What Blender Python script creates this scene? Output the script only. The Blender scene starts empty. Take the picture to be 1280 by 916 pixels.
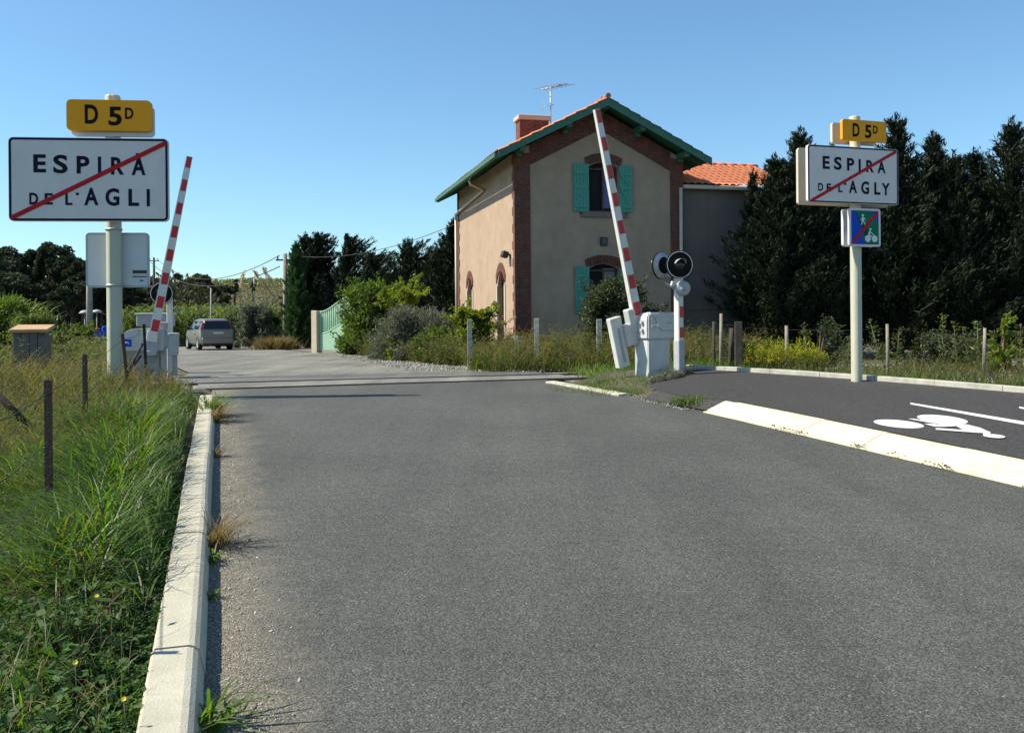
import bpy, bmesh, math, random
import numpy as np
from mathutils import Vector, Matrix
sc = bpy.context.scene
COL = sc.collection
PI = math.pi
random.seed(7)
RNG = np.random.default_rng(11)

# ------------------------------------------------------------------ camera calibration
F, ROLL, HX, HY, EYE = 1143.0, 0.0084, 640.0, 400.5, 1.6
CR, SR = math.cos(ROLL), math.sin(ROLL)
def ray(px, py):
    xo, yo = px-HX, py-HY
    return (CR*xo-SR*yo)/F, (SR*xo+CR*yo)/F
def at(px, py, Y):
    u, v = ray(px, py)
    return Vector((u*Y, Y, EYE-v*Y))
def interp(pts, x):
    if x <= pts[0][0]: return pts[0][1]
    for (a, b), (c, d) in zip(pts, pts[1:]):
        if x <= c:
            t = (x-a)/(c-a)
            return b+(d-b)*t
    return pts[-1][1]
RZ = [(0,-.1),(3,0.0),(7.6,.17),(12.3,.34),(16,.43),(17,.45),(20,.45),(25,.41),(47,.20),(70,.02),(100,0.0)]
def road_z(y):
    return (interp(RZ,y-.8)+interp(RZ,y)+interp(RZ,y+.8))/3
LDIR = -0.319
def left_x(y): return -1.365+LDIR*(y-3.3)          # outer edge of left kerb
def front_x(y):                                    # right edge of the road
    return interp([(-3,8.08),(7.64,4.28),(12.26,2.63),(16.9,.59),(17.6,.35),(19.6,.7),(30,2)], y)
def back_x(y):                                     # far edge of the cycle path
    return interp([(-6,20.0),(6,11.5),(12,6.75),(14.2,5.42),(17.2,3.3)], y)
def path_z(x, y):
    return road_z(y)+.13+.035*max(0.0, min(4.0, (x-front_x(y))))*1.0
def ground(px, py, zf=None, lo=1.5, hi=400):
    zf = zf or (lambda x, y: road_z(y))
    u, v = ray(px, py)
    Y = lo; step = .05
    while Y < hi:
        if EYE-v*Y <= zf(u*Y, Y): break
        Y += step
        step = max(.05, Y*.004)
    a, b = Y-step, Y
    for _ in range(30):
        m = (a+b)/2
        if EYE-v*m <= zf(u*m, m): b = m
        else: a = m
    return Vector((u*b, b, zf(u*b, b)))
TS = .287                                          # track slope dX -> dY
def near_rail(x): return 16.2+(x+5.0)*TS
TA = math.atan(TS)
TU, TN = Vector((math.cos(TA), math.sin(TA), 0)), Vector((-math.sin(TA), math.cos(TA), 0))
def sm(a, b, x):
    t = max(0.0, min(1.0, (x-a)/(b-a))); return t*t*(3-2*t)
def terrain_z(x, y):
    base = road_z(y)
    trk = (y-near_rail(x))                         # <0 this side of the track
    if trk < -.7:
        lx = left_x(y)
        if x < lx+.05:
            d = lx-x
            nearw = 1-sm(7.0,10.0,y)
            return base+.08+(.11*sm(0,1.5,d)-.25*sm(3,9,d))*(1-nearw)-.22*sm(.3,1.2,d)*nearw
        fx = front_x(y)
        if x > fx-.1 or y < 0:
            bx = back_x(y)
            if (x < fx+.62 and y < 12.6) or (x < fx+1.6 and 12.5 < y < 14.0): return base-.07
            if x < bx-.05 and 13.9 <= y <= 17.3: return min(path_z(x,y)-.015, base-.03+.16*sm(.38,1.5,x-fx))
            if x > bx-.05 or y > 17.3: return path_z(min(x,bx), y)-.02-.12*sm(.4,3,x-bx)
            if y > 14.2 and x > fx+.15: return path_z(x,y)-.015
            return path_z(x, y)-.08
        return base-.06
    z = base-.05
    if trk < 2.4:
        z = road_z(y)-.05
    # far side
    if y > 60:
        # vineyard hill on the left
        h = 11.2*math.exp(-(((x+62)/48)**2+((y-250)/80)**2))
        h += 9*math.exp(-(((x+170)/70)**2+((y-260)/90)**2))
        z += h*sm(110,200,y)
    return z

# ------------------------------------------------------------------ object helpers
def link(o, parent=None):
    COL.objects.link(o)
    if parent is not None: o.parent = parent
    return o
def tag(o, label, cat, group=None, kind=None):
    o['label'] = label; o['category'] = cat
    if group: o['group'] = group
    if kind: o['kind'] = kind
    return o
def thing(name, label, cat, loc=(0,0,0), rz=0.0, group=None):
    o = bpy.data.objects.new(name, None)
    o.empty_display_size = .2
    o.location = loc; o.rotation_euler = (0,0,rz)
    link(o); return tag(o, label, cat, group)
def copy_tree(o, parent=None):
    c = o.copy(); link(c)
    c.parent = parent
    for ch in list(o.children):
        copy_tree(ch, c)
    return c
def euler(rx=0, ry=0, rz=0): 
    return (Matrix.Rotation(rz,4,'Z')@Matrix.Rotation(ry,4,'Y')@Matrix.Rotation(rx,4,'X'))

class MB:
    def __init__(s): s.bm = bmesh.new(); s.uvs = None
    def box(s, c, size, rot=None, bev=0, seg=2, taper=None):
        M = Matrix.Translation(c)
        if rot is not None: M = M@rot
        b2 = bmesh.new()
        bmesh.ops.create_cube(b2, size=1.0)
        for v in b2.verts:
            v.co = Vector((v.co.x*size[0], v.co.y*size[1], v.co.z*size[2]))
            if taper and v.co.z > 0: v.co.x *= taper; v.co.y *= taper
        if bev: bmesh.ops.bevel(b2, geom=list(b2.edges), offset=bev, segments=seg, profile=.5, affect='EDGES')
        s._merge(b2, M); return s
    def _merge(s, b2, M=None):
        mp = {}
        for v in b2.verts: mp[v] = s.bm.verts.new(M@v.co if M is not None else v.co)
        for f in b2.faces:
            try:
                n = s.bm.faces.new([mp[v] for v in f.verts]); n.smooth = f.smooth
            except ValueError: pass
        b2.free()
    def tube(s, pts, r, n=8, cap=True, smooth=True):
        pts = [Vector(p) for p in pts]
        rs = r if isinstance(r, (list, tuple)) else [r]*len(pts)
        rings = []
        up = Vector((0,0,1))
        for i, p in enumerate(pts):
            d = (pts[min(i+1,len(pts)-1)]-pts[max(i-1,0)])
            if d.length < 1e-9: d = Vector((0,0,1))
            d.normalize()
            a = d.cross(up)
            if a.length < .05: a = d.cross(Vector((1,0,0)))
            a.normalize(); b = d.cross(a)
            rings.append([s.bm.verts.new(p+(a*math.cos(2*PI*k/n)+b*math.sin(2*PI*k/n))*rs[i]) for k in range(n)])
        for A, B in zip(rings, rings[1:]):
            for k in range(n):
                f = s.bm.faces.new((A[k],A[(k+1)%n],B[(k+1)%n],B[k])); f.smooth = smooth
        if cap:
            try: s.bm.faces.new(rings[0]); s.bm.faces.new(rings[-1][::-1])
            except ValueError: pass
        return s
    def lathe(s, prof, n=24, M=None, smooth=True):      # prof: (r, z) about local Z
        M = M or Matrix.Identity(4)
        rings = []
        for r, z in prof:
            if r < 1e-6: rings.append([s.bm.verts.new(M@Vector((0,0,z)))])
            else: rings.append([s.bm.verts.new(M@Vector((r*math.cos(2*PI*k/n), r*math.sin(2*PI*k/n), z))) for k in range(n)])
        for A, B in zip(rings, rings[1:]):
            for k in range(n):
                q = [A[k%len(A)],A[(k+1)%len(A)],B[(k+1)%len(B)],B[k%len(B)]]
                u = []
                for v in q:
                    if v not in u: u.append(v)
                if len(u) > 2:
                    f = s.bm.faces.new(u); f.smooth = smooth
        return s
    def poly(s, pts):
        f = s.bm.faces.new([s.bm.verts.new(Vector(p)) for p in pts]); return s
    def prism(s, pts, vec, M=None):                     # 3-D polygon swept by vec
        M = M or Matrix.Identity(4); vec = Vector(vec)
        a = [s.bm.verts.new(M@Vector(p)) for p in pts]
        b = [s.bm.verts.new(M@(Vector(p)+vec)) for p in pts]
        s.bm.faces.new(a); s.bm.faces.new(b[::-1])
        n = len(a)
        for i in range(n): s.bm.faces.new((a[i],b[i],b[(i+1)%n],a[(i+1)%n]))
        return s
    def holed(s, outer, holes, to3, depth):             # flat wall with openings and reveals; to3(u,v,d)
        b2 = bmesh.new(); edges = []
        for loop in [outer]+holes:
            vs = [b2.verts.new((p[0],p[1],0)) for p in loop]
            for i in range(len(vs)): edges.append(b2.edges.new((vs[i],vs[(i+1)%len(vs)])))
        bmesh.ops.triangle_fill(b2, use_beauty=True, use_dissolve=False, edges=edges)
        mp = {v: s.bm.verts.new(Vector(to3(v.co.x,v.co.y,0))) for v in b2.verts}
        for f in b2.faces:
            try: s.bm.faces.new([mp[v] for v in f.verts])
            except ValueError: pass
        b2.free()
        for loop in holes:
            n = len(loop)
            A = [s.bm.verts.new(Vector(to3(p[0],p[1],0))) for p in loop]
            B = [s.bm.verts.new(Vector(to3(p[0],p[1],depth))) for p in loop]
            for i in range(n): s.bm.faces.new((A[i],A[(i+1)%n],B[(i+1)%n],B[i]))
        return s
    def build(s, name, mat, parent=None, recalc=True):
        if recalc: bmesh.ops.recalc_face_normals(s.bm, faces=list(s.bm.faces))
        me = bpy.data.meshes.new(name)
        s.bm.to_mesh(me); s.bm.free()
        for m in (mat if isinstance(mat, (list,tuple)) else [mat]): me.materials.append(m)
        return link(bpy.data.objects.new(name, me), parent)

def fast(name, V, Q, mat, parent=None, smooth=False):
    V = np.asarray(V, np.float32).reshape(-1,3); Q = np.asarray(Q, np.int32)
    k = Q.shape[1]
    me = bpy.data.meshes.new(name)
    me.vertices.add(len(V)); me.vertices.foreach_set('co', V.ravel())
    me.loops.add(Q.size); me.loops.foreach_set('vertex_index', Q.ravel())
    me.polygons.add(len(Q)); me.polygons.foreach_set('loop_start', np.arange(0,Q.size,k,dtype=np.int32))
    if smooth: me.polygons.foreach_set('use_smooth', np.ones(len(Q),bool))
    me.update(calc_edges=True)
    me.materials.append(mat)
    return link(bpy.data.objects.new(name, me), parent)

# ------------------------------------------------------------------ materials
def newmat(name):
    m = bpy.data.materials.new(name); m.use_nodes = True
    nt = m.node_tree; b = nt.nodes['Principled BSDF']
    return m, nt, b
def N(nt, t, **kw):
    n = nt.nodes.new(t)
    for k, v in kw.items():
        if k in n.inputs.keys(): n.inputs[k].default_value = v
        else: setattr(n, k, v)
    return n
def rgba(c): return (c[0],c[1],c[2],1)
def ramp(nt, fac, stops):
    r = N(nt,'ShaderNodeValToRGB'); el = r.color_ramp.elements
    while len(el) < len(stops): el.new(.5)
    for e, (p, c) in zip(el, stops): e.position = p; e.color = rgba(c) if len(c) == 3 else c
    nt.links.new(fac, r.inputs[0]); return r.outputs[0]
def pbr(name, c1, c2=None, scale=3.0, rough=.7, bump=0.0, bscale=40.0, metal=0.0, detail=6, spec=.5, dirt=None, dscale=.8, damt=.5, coord='Object'):
    m, nt, b = newmat(name)
    tc = N(nt,'ShaderNodeTexCoord')
    co = tc.outputs[coord]
    b.inputs['Roughness'].default_value = rough; b.inputs['Metallic'].default_value = metal
    b.inputs['Specular IOR Level'].default_value = spec
    if c2 is None: c2 = tuple(x*.82 for x in c1)
    n = N(nt,'ShaderNodeTexNoise', Scale=scale, Detail=detail, Roughness=.65)
    nt.links.new(co, n.inputs['Vector'])
    out = ramp(nt, n.outputs['Fac'], [(.35,c1),(.65,c2)])
    if dirt:
        d = N(nt,'ShaderNodeTexNoise', Scale=dscale, Detail=8, Roughness=.7)
        nt.links.new(co, d.inputs['Vector'])
        k = ramp(nt, d.outputs['Fac'], [(.5,(0,0,0)),(.68,(damt,)*3)])
        mx = N(nt,'ShaderNodeMix', data_type='RGBA'); nt.links.new(k, mx.inputs[0])
        nt.links.new(out, mx.inputs[6]); mx.inputs[7].default_value = rgba(dirt); out = mx.outputs[2]
    nt.links.new(out, b.inputs['Base Color'])
    if bump:
        n2 = N(nt,'ShaderNodeTexNoise', Scale=bscale, Detail=4, Roughness=.6)
        nt.links.new(co, n2.inputs['Vector'])
        bp = N(nt,'ShaderNodeBump', Strength=min(1,bump), Distance=.01)
        nt.links.new(n2.outputs['Fac'], bp.inputs['Height']); nt.links.new(bp.outputs[0], b.inputs['Normal'])
    return m
def leafmat(name, cols, trans=.35, rough=.55, tint=(1.0,1.0,.35), spec=.3):
    m, nt, b = newmat(name)
    g = N(nt,'ShaderNodeNewGeometry')
    k = len(cols)
    c = ramp(nt, g.outputs['Random Per Island'], [((i+.0)/(max(1,k-1)), cc) for i, cc in enumerate(cols)])
    tc = N(nt,'ShaderNodeTexCoord')
    n = N(nt,'ShaderNodeTexNoise', Scale=1.1, Detail=3)
    nt.links.new(tc.outputs['Object'], n.inputs['Vector'])
    v = ramp(nt, n.outputs['Fac'], [(.3,(.7,.7,.72)),(.7,(1.25,1.22,1.1))])
    mx = N(nt,'ShaderNodeMix', data_type='RGBA', blend_type='MULTIPLY'); mx.inputs[0].default_value = 1
    nt.links.new(c, mx.inputs[6]); nt.links.new(v, mx.inputs[7])
    b.inputs['Roughness'].default_value = rough; b.inputs['Specular IOR Level'].default_value = spec
    nt.links.new(mx.outputs[2], b.inputs['Base Color'])
    if trans > 0:
        t = N(nt,'ShaderNodeBsdfTranslucent')
        m2 = N(nt,'ShaderNodeMix', data_type='RGBA', blend_type='MULTIPLY'); m2.inputs[0].default_value = 1
        nt.links.new(mx.outputs[2], m2.inputs[6]); m2.inputs[7].default_value = (2.2*tint[0],2.2*tint[1],2.2*tint[2],1)
        nt.links.new(m2.outputs[2], t.inputs['Color'])
        ms = N(nt,'ShaderNodeMixShader'); ms.inputs[0].default_value = trans
        nt.links.new(b.outputs[0], ms.inputs[1]); nt.links.new(t.outputs[0], ms.inputs[2])
        nt.links.new(ms.outputs[0], nt.nodes['Material Output'].inputs['Surface'])
    return m
def asphalt(name, base, fleck, gritline=None, worn=.25, wear_scale=.35):
    m, nt, b = newmat(name)
    tc = N(nt,'ShaderNodeTexCoord'); co = tc.outputs['Object']
    vo = N(nt,'ShaderNodeTexVoronoi', Scale=105.0, Randomness=1.0); nt.links.new(co, vo.inputs['Vector'])
    bw = N(nt,'ShaderNodeSeparateColor'); nt.links.new(vo.outputs['Color'], bw.inputs[0])
    stones = ramp(nt, bw.outputs[0], [(0,tuple(x*.58 for x in base)),(.5,base),(.86,tuple(x*1.32 for x in base)),(.985,fleck),(1.0,tuple(min(.75,x*1.7) for x in fleck))])
    dk = ramp(nt, vo.outputs['Distance'], [(.25,(1,1,1)),(.75,(.5,.5,.5))])
    mx = N(nt,'ShaderNodeMix', data_type='RGBA', blend_type='MULTIPLY'); mx.inputs[0].default_value = 1
    nt.links.new(stones, mx.inputs[6]); nt.links.new(dk, mx.inputs[7]); out = mx.outputs[2]
    n = N(nt,'ShaderNodeTexNoise', Scale=wear_scale, Detail=7, Roughness=.6); nt.links.new(co, n.inputs['Vector'])
    w = ramp(nt, n.outputs['Fac'], [(.3,(1-worn,)*3),(.7,(1+worn,)*3)])
    m2 = N(nt,'ShaderNodeMix', data_type='RGBA', blend_type='MULTIPLY'); m2.inputs[0].default_value = 1
    nt.links.new(out, m2.inputs[6]); nt.links.new(w, m2.inputs[7]); out = m2.outputs[2]
    # longer streaks of wear along the road
    mp = N(nt,'ShaderNodeMapping'); mp.inputs['Rotation'].default_value = (0,0,-math.atan(.33)); mp.inputs['Scale'].default_value = (1.6,.12,1)
    nt.links.new(co, mp.inputs[0])
    n3 = N(nt,'ShaderNodeTexNoise', Scale=1.0, Detail=5, Roughness=.55); nt.links.new(mp.outputs[0], n3.inputs['Vector'])
    w3 = ramp(nt, n3.outputs['Fac'], [(.3,(1-worn*.8,)*3),(.7,(1+worn*.8,)*3)])
    m3 = N(nt,'ShaderNodeMix', data_type='RGBA', blend_type='MULTIPLY'); m3.inputs[0].default_value = 1
    nt.links.new(out, m3.inputs[6]); nt.links.new(w3, m3.inputs[7]); out = m3.outputs[2]
    n4 = N(nt,'ShaderNodeTexNoise', Scale=9.0, Detail=6, Roughness=.7); nt.links.new(co, n4.inputs['Vector'])
    w4 = ramp(nt, n4.outputs['Fac'], [(.3,(.88,)*3),(.7,(1.1,)*3)])
    m5 = N(nt,'ShaderNodeMix', data_type='RGBA', blend_type='MULTIPLY'); m5.inputs[0].default_value = 1
    nt.links.new(out, m5.inputs[6]); nt.links.new(w4, m5.inputs[7]); out = m5.outputs[2]
    if gritline:
        sx = N(nt,'ShaderNodeSeparateXYZ'); nt.links.new(co, sx.inputs[0])
        my = N(nt,'ShaderNodeMath', operation='MULTIPLY_ADD'); nt.links.new(sx.outputs['Y'], my.inputs[0])
        my.inputs[1].default_value = gritline[0]; nt.links.new(sx.outputs['X'], my.inputs[2])
        n5 = N(nt,'ShaderNodeTexNoise', Scale=2.2, Detail=8, Roughness=.75); nt.links.new(co, n5.inputs['Vector'])
        ad = N(nt,'ShaderNodeMath', operation='MULTIPLY_ADD'); nt.links.new(n5.outputs['Fac'], ad.inputs[0]); ad.inputs[1].default_value = 1.0
        nt.links.new(my.outputs[0], ad.inputs[2])
        mr = N(nt,'ShaderNodeMapRange'); nt.links.new(ad.outputs[0], mr.inputs[0])
        c0 = gritline[1]
        mr.inputs[1].default_value = c0+.50; mr.inputs[2].default_value = c0+1.05; mr.inputs[3].default_value = .8; mr.inputs[4].default_value = 0
        mg = N(nt,'ShaderNodeMix', data_type='RGBA'); nt.links.new(mr.outputs[0], mg.inputs[0])
        grit = ramp(nt, bw.outputs[1], [(0,(.10,.085,.06)),(.6,(.2,.17,.125)),(1,(.38,.34,.27))])
        nt.links.new(out, mg.inputs[6]); nt.links.new(grit, mg.inputs[7]); out = mg.outputs[2]
    nt.links.new(out, b.inputs['Base Color'])
    b.inputs['Roughness'].default_value = .82; b.inputs['Specular IOR Level'].default_value = .35
    bp = N(nt,'ShaderNodeBump', Strength=.55, Distance=.006, invert=True)
    nt.links.new(vo.outputs['Distance'], bp.inputs['Height']); nt.links.new(bp.outputs[0], b.inputs['Normal'])
    return m
def stonemat(name, cols, vscale, bump=.8, rough=.9):
    m, nt, b = newmat(name)
    tc = N(nt,'ShaderNodeTexCoord'); co = tc.outputs['Object']
    vo = N(nt,'ShaderNodeTexVoronoi', Scale=vscale); nt.links.new(co, vo.inputs['Vector'])
    s = N(nt,'ShaderNodeSeparateColor'); nt.links.new(vo.outputs['Color'], s.inputs[0])
    c = ramp(nt, s.outputs[0], [(i/(len(cols)-1), k) for i, k in enumerate(cols)])
    n = N(nt,'ShaderNodeTexNoise', Scale=.9, Detail=6); nt.links.new(co, n.inputs['Vector'])
    w = ramp(nt, n.outputs['Fac'], [(.3,(.7,.7,.66)),(.7,(1.2,1.2,1.2))])
    mx = N(nt,'ShaderNodeMix', data_type='RGBA', blend_type='MULTIPLY'); mx.inputs[0].default_value = 1
    nt.links.new(c, mx.inputs[6]); nt.links.new(w, mx.inputs[7]); nt.links.new(mx.outputs[2], b.inputs['Base Color'])
    b.inputs['Roughness'].default_value = rough
    bp = N(nt,'ShaderNodeBump', Strength=bump, Distance=.03, invert=True); nt.links.new(vo.outputs['Distance'], bp.inputs['Height'])
    nt.links.new(bp.outputs[0], b.inputs['Normal'])
    return m
def brickmat(name, c1, c2, mortar, flip='XZ', bw=.22, rh=.065):
    m, nt, b = newmat(name)
    tc = N(nt,'ShaderNodeTexCoord'); sx = N(nt,'ShaderNodeSeparateXYZ'); nt.links.new(tc.outputs['Object'], sx.inputs[0])
    cx = N(nt,'ShaderNodeCombineXYZ')
    ad = N(nt,'ShaderNodeMath', operation='ADD'); nt.links.new(sx.outputs['X'], ad.inputs[0]); nt.links.new(sx.outputs['Y'], ad.inputs[1])
    nt.links.new(ad.outputs[0], cx.inputs[0]); nt.links.new(sx.outputs['Z'], cx.inputs[1])
    br = N(nt,'ShaderNodeTexBrick'); nt.links.new(cx.outputs[0], br.inputs['Vector'])
    br.inputs['Color1'].default_value = rgba(c1); br.inputs['Color2'].default_value = rgba(c2); br.inputs['Mortar'].default_value = rgba(mortar)
    br.inputs['Scale'].default_value = 1; br.inputs['Mortar Size'].default_value = .008; br.inputs['Brick Width'].default_value = bw; br.inputs['Row Height'].default_value = rh
    n = N(nt,'ShaderNodeTexNoise', Scale=6, Detail=5); nt.links.new(tc.outputs['Object'], n.inputs['Vector'])
    w = ramp(nt, n.outputs['Fac'], [(.3,(.75,.75,.75)),(.7,(1.2,1.2,1.2))])
    mx = N(nt,'ShaderNodeMix', data_type='RGBA', blend_type='MULTIPLY'); mx.inputs[0].default_value = 1
    nt.links.new(br.outputs['Color'], mx.inputs[6]); nt.links.new(w, mx.inputs[7]); nt.links.new(mx.outputs[2], b.inputs['Base Color'])
    b.inputs['Roughness'].default_value = .9
    bp = N(nt,'ShaderNodeBump', Strength=.6, Distance=.01, invert=True); nt.links.new(br.outputs['Fac'], bp.inputs['Height']); nt.links.new(bp.outputs[0], b.inputs['Normal'])
    return m

M = {}
M['road'] = asphalt('road_asphalt', (.091,.093,.083), (.145,.142,.125), gritline=(.319, left_x(0)+.22), worn=.15, wear_scale=.5)
M['road_far'] = asphalt('worn_asphalt', (.225,.22,.185), (.30,.29,.25), worn=.32)
M['path'] = asphalt('path_asphalt', (.056,.052,.050), (.10,.098,.09), worn=.10)
M['panel'] = asphalt('crossing_panel_asphalt', (.20,.195,.165), (.28,.27,.24), worn=.4)
M['apron'] = asphalt('dark_patch_asphalt', (.14,.14,.125), (.22,.215,.2), worn=.25)
M['ground'] = pbr('dry_soil', (.05,.044,.024), (.10,.085,.05), 1.5, .95, .9, 20)
M['hillsoil'] = M['ground']
M['kerb'] = pbr('pale_concrete', (.47,.445,.35), (.40,.38,.295), 5, .85, .5, 90, dirt=(.25,.225,.17), dscale=2.2, damt=.4)
M['kerbwhite'] = pbr('whitened_concrete', (.70,.645,.43), (.61,.56,.37), 3, .85, .35, 70, dirt=(.36,.31,.22), dscale=3.0, damt=.35)
M['kerbgrey'] = pbr('grey_concrete', (.45,.44,.37), (.33,.32,.27), 4, .85, .4, 60, dirt=(.2,.19,.15), dscale=2, damt=.4)
M['paint'] = pbr('road_paint', (.78,.78,.76), (.66,.66,.64), 14, .6, .3, 90, dirt=(.3,.3,.3), dscale=30, damt=.45)
M['ballast'] = stonemat('ballast_stone', [(.10,.095,.085),(.2,.19,.17),(.34,.32,.28)], 22)
M['gravel'] = stonemat('pale_gravel', [(.10,.095,.075),(.2,.185,.15),(.3,.28,.23)], 30)
M['steel'] = pbr('worn_rail_steel', (.12,.10,.08), (.08,.062,.05), 8, .55, .1, 40, metal=.3)
M['rust'] = pbr('rusty_iron', (.018,.013,.011), (.04,.024,.017), 14, .85, .5, 60)
M['rust_dark'] = pbr('dark_gap', (.012,.011,.010), (.03,.022,.016), 10, .95)
M['pole'] = pbr('cream_painted_mast', (.48,.475,.36), (.42,.415,.31), 2, .45, .05, 30, dirt=(.35,.33,.25), dscale=1.5, damt=.3)
M['signwhite'] = pbr('sign_white', (.70,.635,.60), (.64,.58,.55), 2, .5, dirt=(.5,.48,.46), dscale=2.6, damt=.35)
M['signback'] = pbr('sign_back_grey', (.62,.65,.66), (.56,.59,.6), 2, .5)
M['signbeige'] = pbr('sign_back_beige', (.58,.53,.40), (.5,.46,.34), 2, .5)
M['ink'] = pbr('sign_dark_ink', (.010,.010,.026), (.012,.012,.03), 2, .8, spec=.15)
M['black'] = pbr('sign_black', (.008,.008,.008), (.010,.010,.010), 2, .8, spec=.15)
M['signred'] = pbr('sign_red', (.50,.015,.02), (.44,.012,.018), 3, .7, spec=.2)
M['amber'] = pbr('plate_amber', (.90,.36,.008), (.84,.33,.007), 3, .6, spec=.25)
M['blue'] = pbr('sign_blue', (.010,.075,.50), (.010,.07,.44), 3, .75, spec=.15)
M['green_s'] = pbr('sign_green', (.006,.17,.09), (.006,.15,.08), 3, .75, spec=.15)
M['barwhite'] = pbr('barrier_white', (.68,.665,.62), (.60,.59,.55), 4, .45, dirt=(.35,.33,.29), dscale=3, damt=.3)
M['barred'] = pbr('barrier_red', (.55,.02,.022), (.46,.018,.02), 6, .45)
M['cab'] = pbr('cabinet_paint', (.53,.535,.52), (.46,.465,.45), 3, .5, .1, 30, dirt=(.3,.3,.28), dscale=2.5, damt=.5)
M['cabgrey'] = pbr('cabinet_grey', (.40,.41,.42), (.34,.35,.36), 4, .6, dirt=(.2,.18,.15), dscale=3, damt=.5)
M['galv'] = pbr('galvanised_steel', (.42,.43,.44), (.34,.35,.36), 8, .45, metal=.5)
M['concrete'] = pbr('weathered_concrete', (.36,.35,.31), (.26,.25,.22), 6, .9, .6, 60, dirt=(.12,.11,.09), dscale=3, damt=.6)
M['plaster'] = pbr('beige_roughcast', (.41,.298,.205), (.345,.245,.168), 2.2, .95, .9, 40, dirt=(.29,.205,.135), dscale=.9, damt=.65)
M['plaster2'] = pbr('grey_render', (.205,.16,.132), (.17,.132,.11), 1.2, .95, .5, 40, dirt=(.16,.145,.13), dscale=.6, damt=.5)
M['brick'] = brickmat('red_brick', (.175,.047,.028), (.10,.030,.021), (.135,.09,.066))
M['trim'] = pbr('pale_stone_trim', (.50,.43,.33), (.43,.365,.28), 4, .85)
M['tile'] = pbr('clay_tile', (.42,.105,.05), (.52,.19,.10), 3.5, .85, .4, 30, dirt=(.17,.08,.055), dscale=2.5, damt=.6)
M['tile2'] = pbr('orange_clay_tile', (.66,.22,.10), (.56,.17,.075), 2.5, .85, .3, 30, dirt=(.4,.17,.1), dscale=2.0, damt=.5)
M['greenwood'] = pbr('green_painted_wood', (.032,.125,.078), (.045,.155,.095), 5, .6, .2, 30, dirt=(.03,.1,.07), dscale=3, damt=.5)
M['shutter'] = pbr('turquoise_shutter_paint', (.065,.30,.215), (.055,.26,.185), 5, .6, .2, 40, dirt=(.04,.2,.16), dscale=4, damt=.4)
M['dark'] = pbr('dark_interior', (.006,.006,.007), (.01,.01,.011), 2, .9)
M['brownwood'] = pbr('brown_door_wood', (.10,.04,.028), (.075,.03,.02), 6, .7)
M['curtain'] = pbr('blue_curtain', (.10,.14,.32), (.08,.11,.26), 6, .9)
m, nt, b = newmat('window_glass'); b.inputs['Base Color'].default_value = (.015,.018,.022,1); b.inputs['Roughness'].default_value = .06
M['glass'] = m
M['pipe'] = pbr('beige_pipe', (.62,.52,.40), (.55,.45,.34), 4, .5)
M['gate'] = pbr('pale_green_gate_paint', (.33,.52,.36), (.28,.46,.31), 4, .5)
M['wood'] = pbr('weathered_wood', (.30,.26,.20), (.17,.145,.11), 9, .9, .6, 50)
M['wood_dark'] = pbr('dark_creosoted_wood', (.055,.045,.038), (.035,.03,.026), 9, .9, .6, 40)
M['hutch'] = pbr('grey_brown_boards', (.17,.15,.125), (.11,.097,.08), 5, .9, .5, 40, dirt=(.06,.05,.04), dscale=2.5, damt=.6)
M['plank'] = pbr('tan_plank', (.45,.30,.16), (.36,.23,.12), 6, .85, .4, 40)
M['bark'] = pbr('tree_bark', (.09,.065,.045), (.05,.037,.027), 5, .95, .9, 18)
M['stem'] = pbr('green_stem', (.09,.11,.04), (.12,.11,.06), 8, .8)
M['carpaint'] = pbr('champagne_car_paint', (.25,.238,.21), (.24,.23,.2), 1, .3, metal=.55)
M['cardark'] = pbr('car_dark_trim', (.02,.02,.022), (.025,.025,.027), 2, .5)
M['carglass'] = M['glass']
M['carred'] = pbr('tail_lamp_red', (.22,.008,.02), (.18,.007,.016), 3, .2)
M['rubber'] = pbr('tyre_rubber', (.018,.018,.018), (.026,.025,.024), 6, .85)
M['rim'] = pbr('alloy_rim', (.55,.55,.55), (.5,.5,.5), 3, .35, metal=.7)
M['plate'] = pbr('plate_white', (.62,.61,.56), (.56,.55,.5), 5, .5)
M['wire'] = pbr('overhead_wire', (.03,.03,.03), (.04,.04,.04), 3, .7)
M['white'] = pbr('plain_white', (.72,.72,.70), (.65,.65,.63), 3, .6)

# foliage
M['cypress'] = leafmat('cypress_needles', [(.0035,.008,.0035),(.006,.014,.005),(.011,.022,.008),(.022,.038,.013)], .08, .7, (1,.95,.3))
M['cypress_b'] = leafmat('bright_cypress_needles', [(.022,.06,.02),(.035,.085,.026),(.02,.05,.018),(.05,.10,.03)], .22, .65, (.9,1,.3))
M['cypress_c'] = leafmat('old_cypress_needles', [(.004,.009,.004),(.008,.016,.006),(.016,.027,.010),(.011,.02,.008)], .08, .7, (1,.9,.35))
M['pine'] = leafmat('pine_needles', [(.02,.032,.02),(.032,.048,.026),(.05,.062,.034),(.028,.04,.028)], .12, .75, (.95,.95,.5))
M['woods'] = leafmat('woodland_leaves', [(.025,.036,.02),(.045,.052,.026),(.06,.062,.03),(.03,.036,.026)], .2, .75, (.95,.95,.45))
M['bush'] = leafmat('bush_leaves', [(.045,.08,.018),(.072,.12,.024),(.11,.165,.03),(.035,.06,.018)], .4, .5, (1,1,.3))
M['bush_yellow'] = leafmat('yellow_green_leaves', [(.09,.15,.02),(.13,.18,.025),(.16,.19,.03),(.07,.12,.02)], .5, .5, (1,.95,.25))
M['bush_grey'] = leafmat('grey_green_leaves', [(.09,.105,.08),(.14,.155,.12),(.065,.075,.055),(.20,.21,.17)], .2, .6, (1,1,.6))
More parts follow.
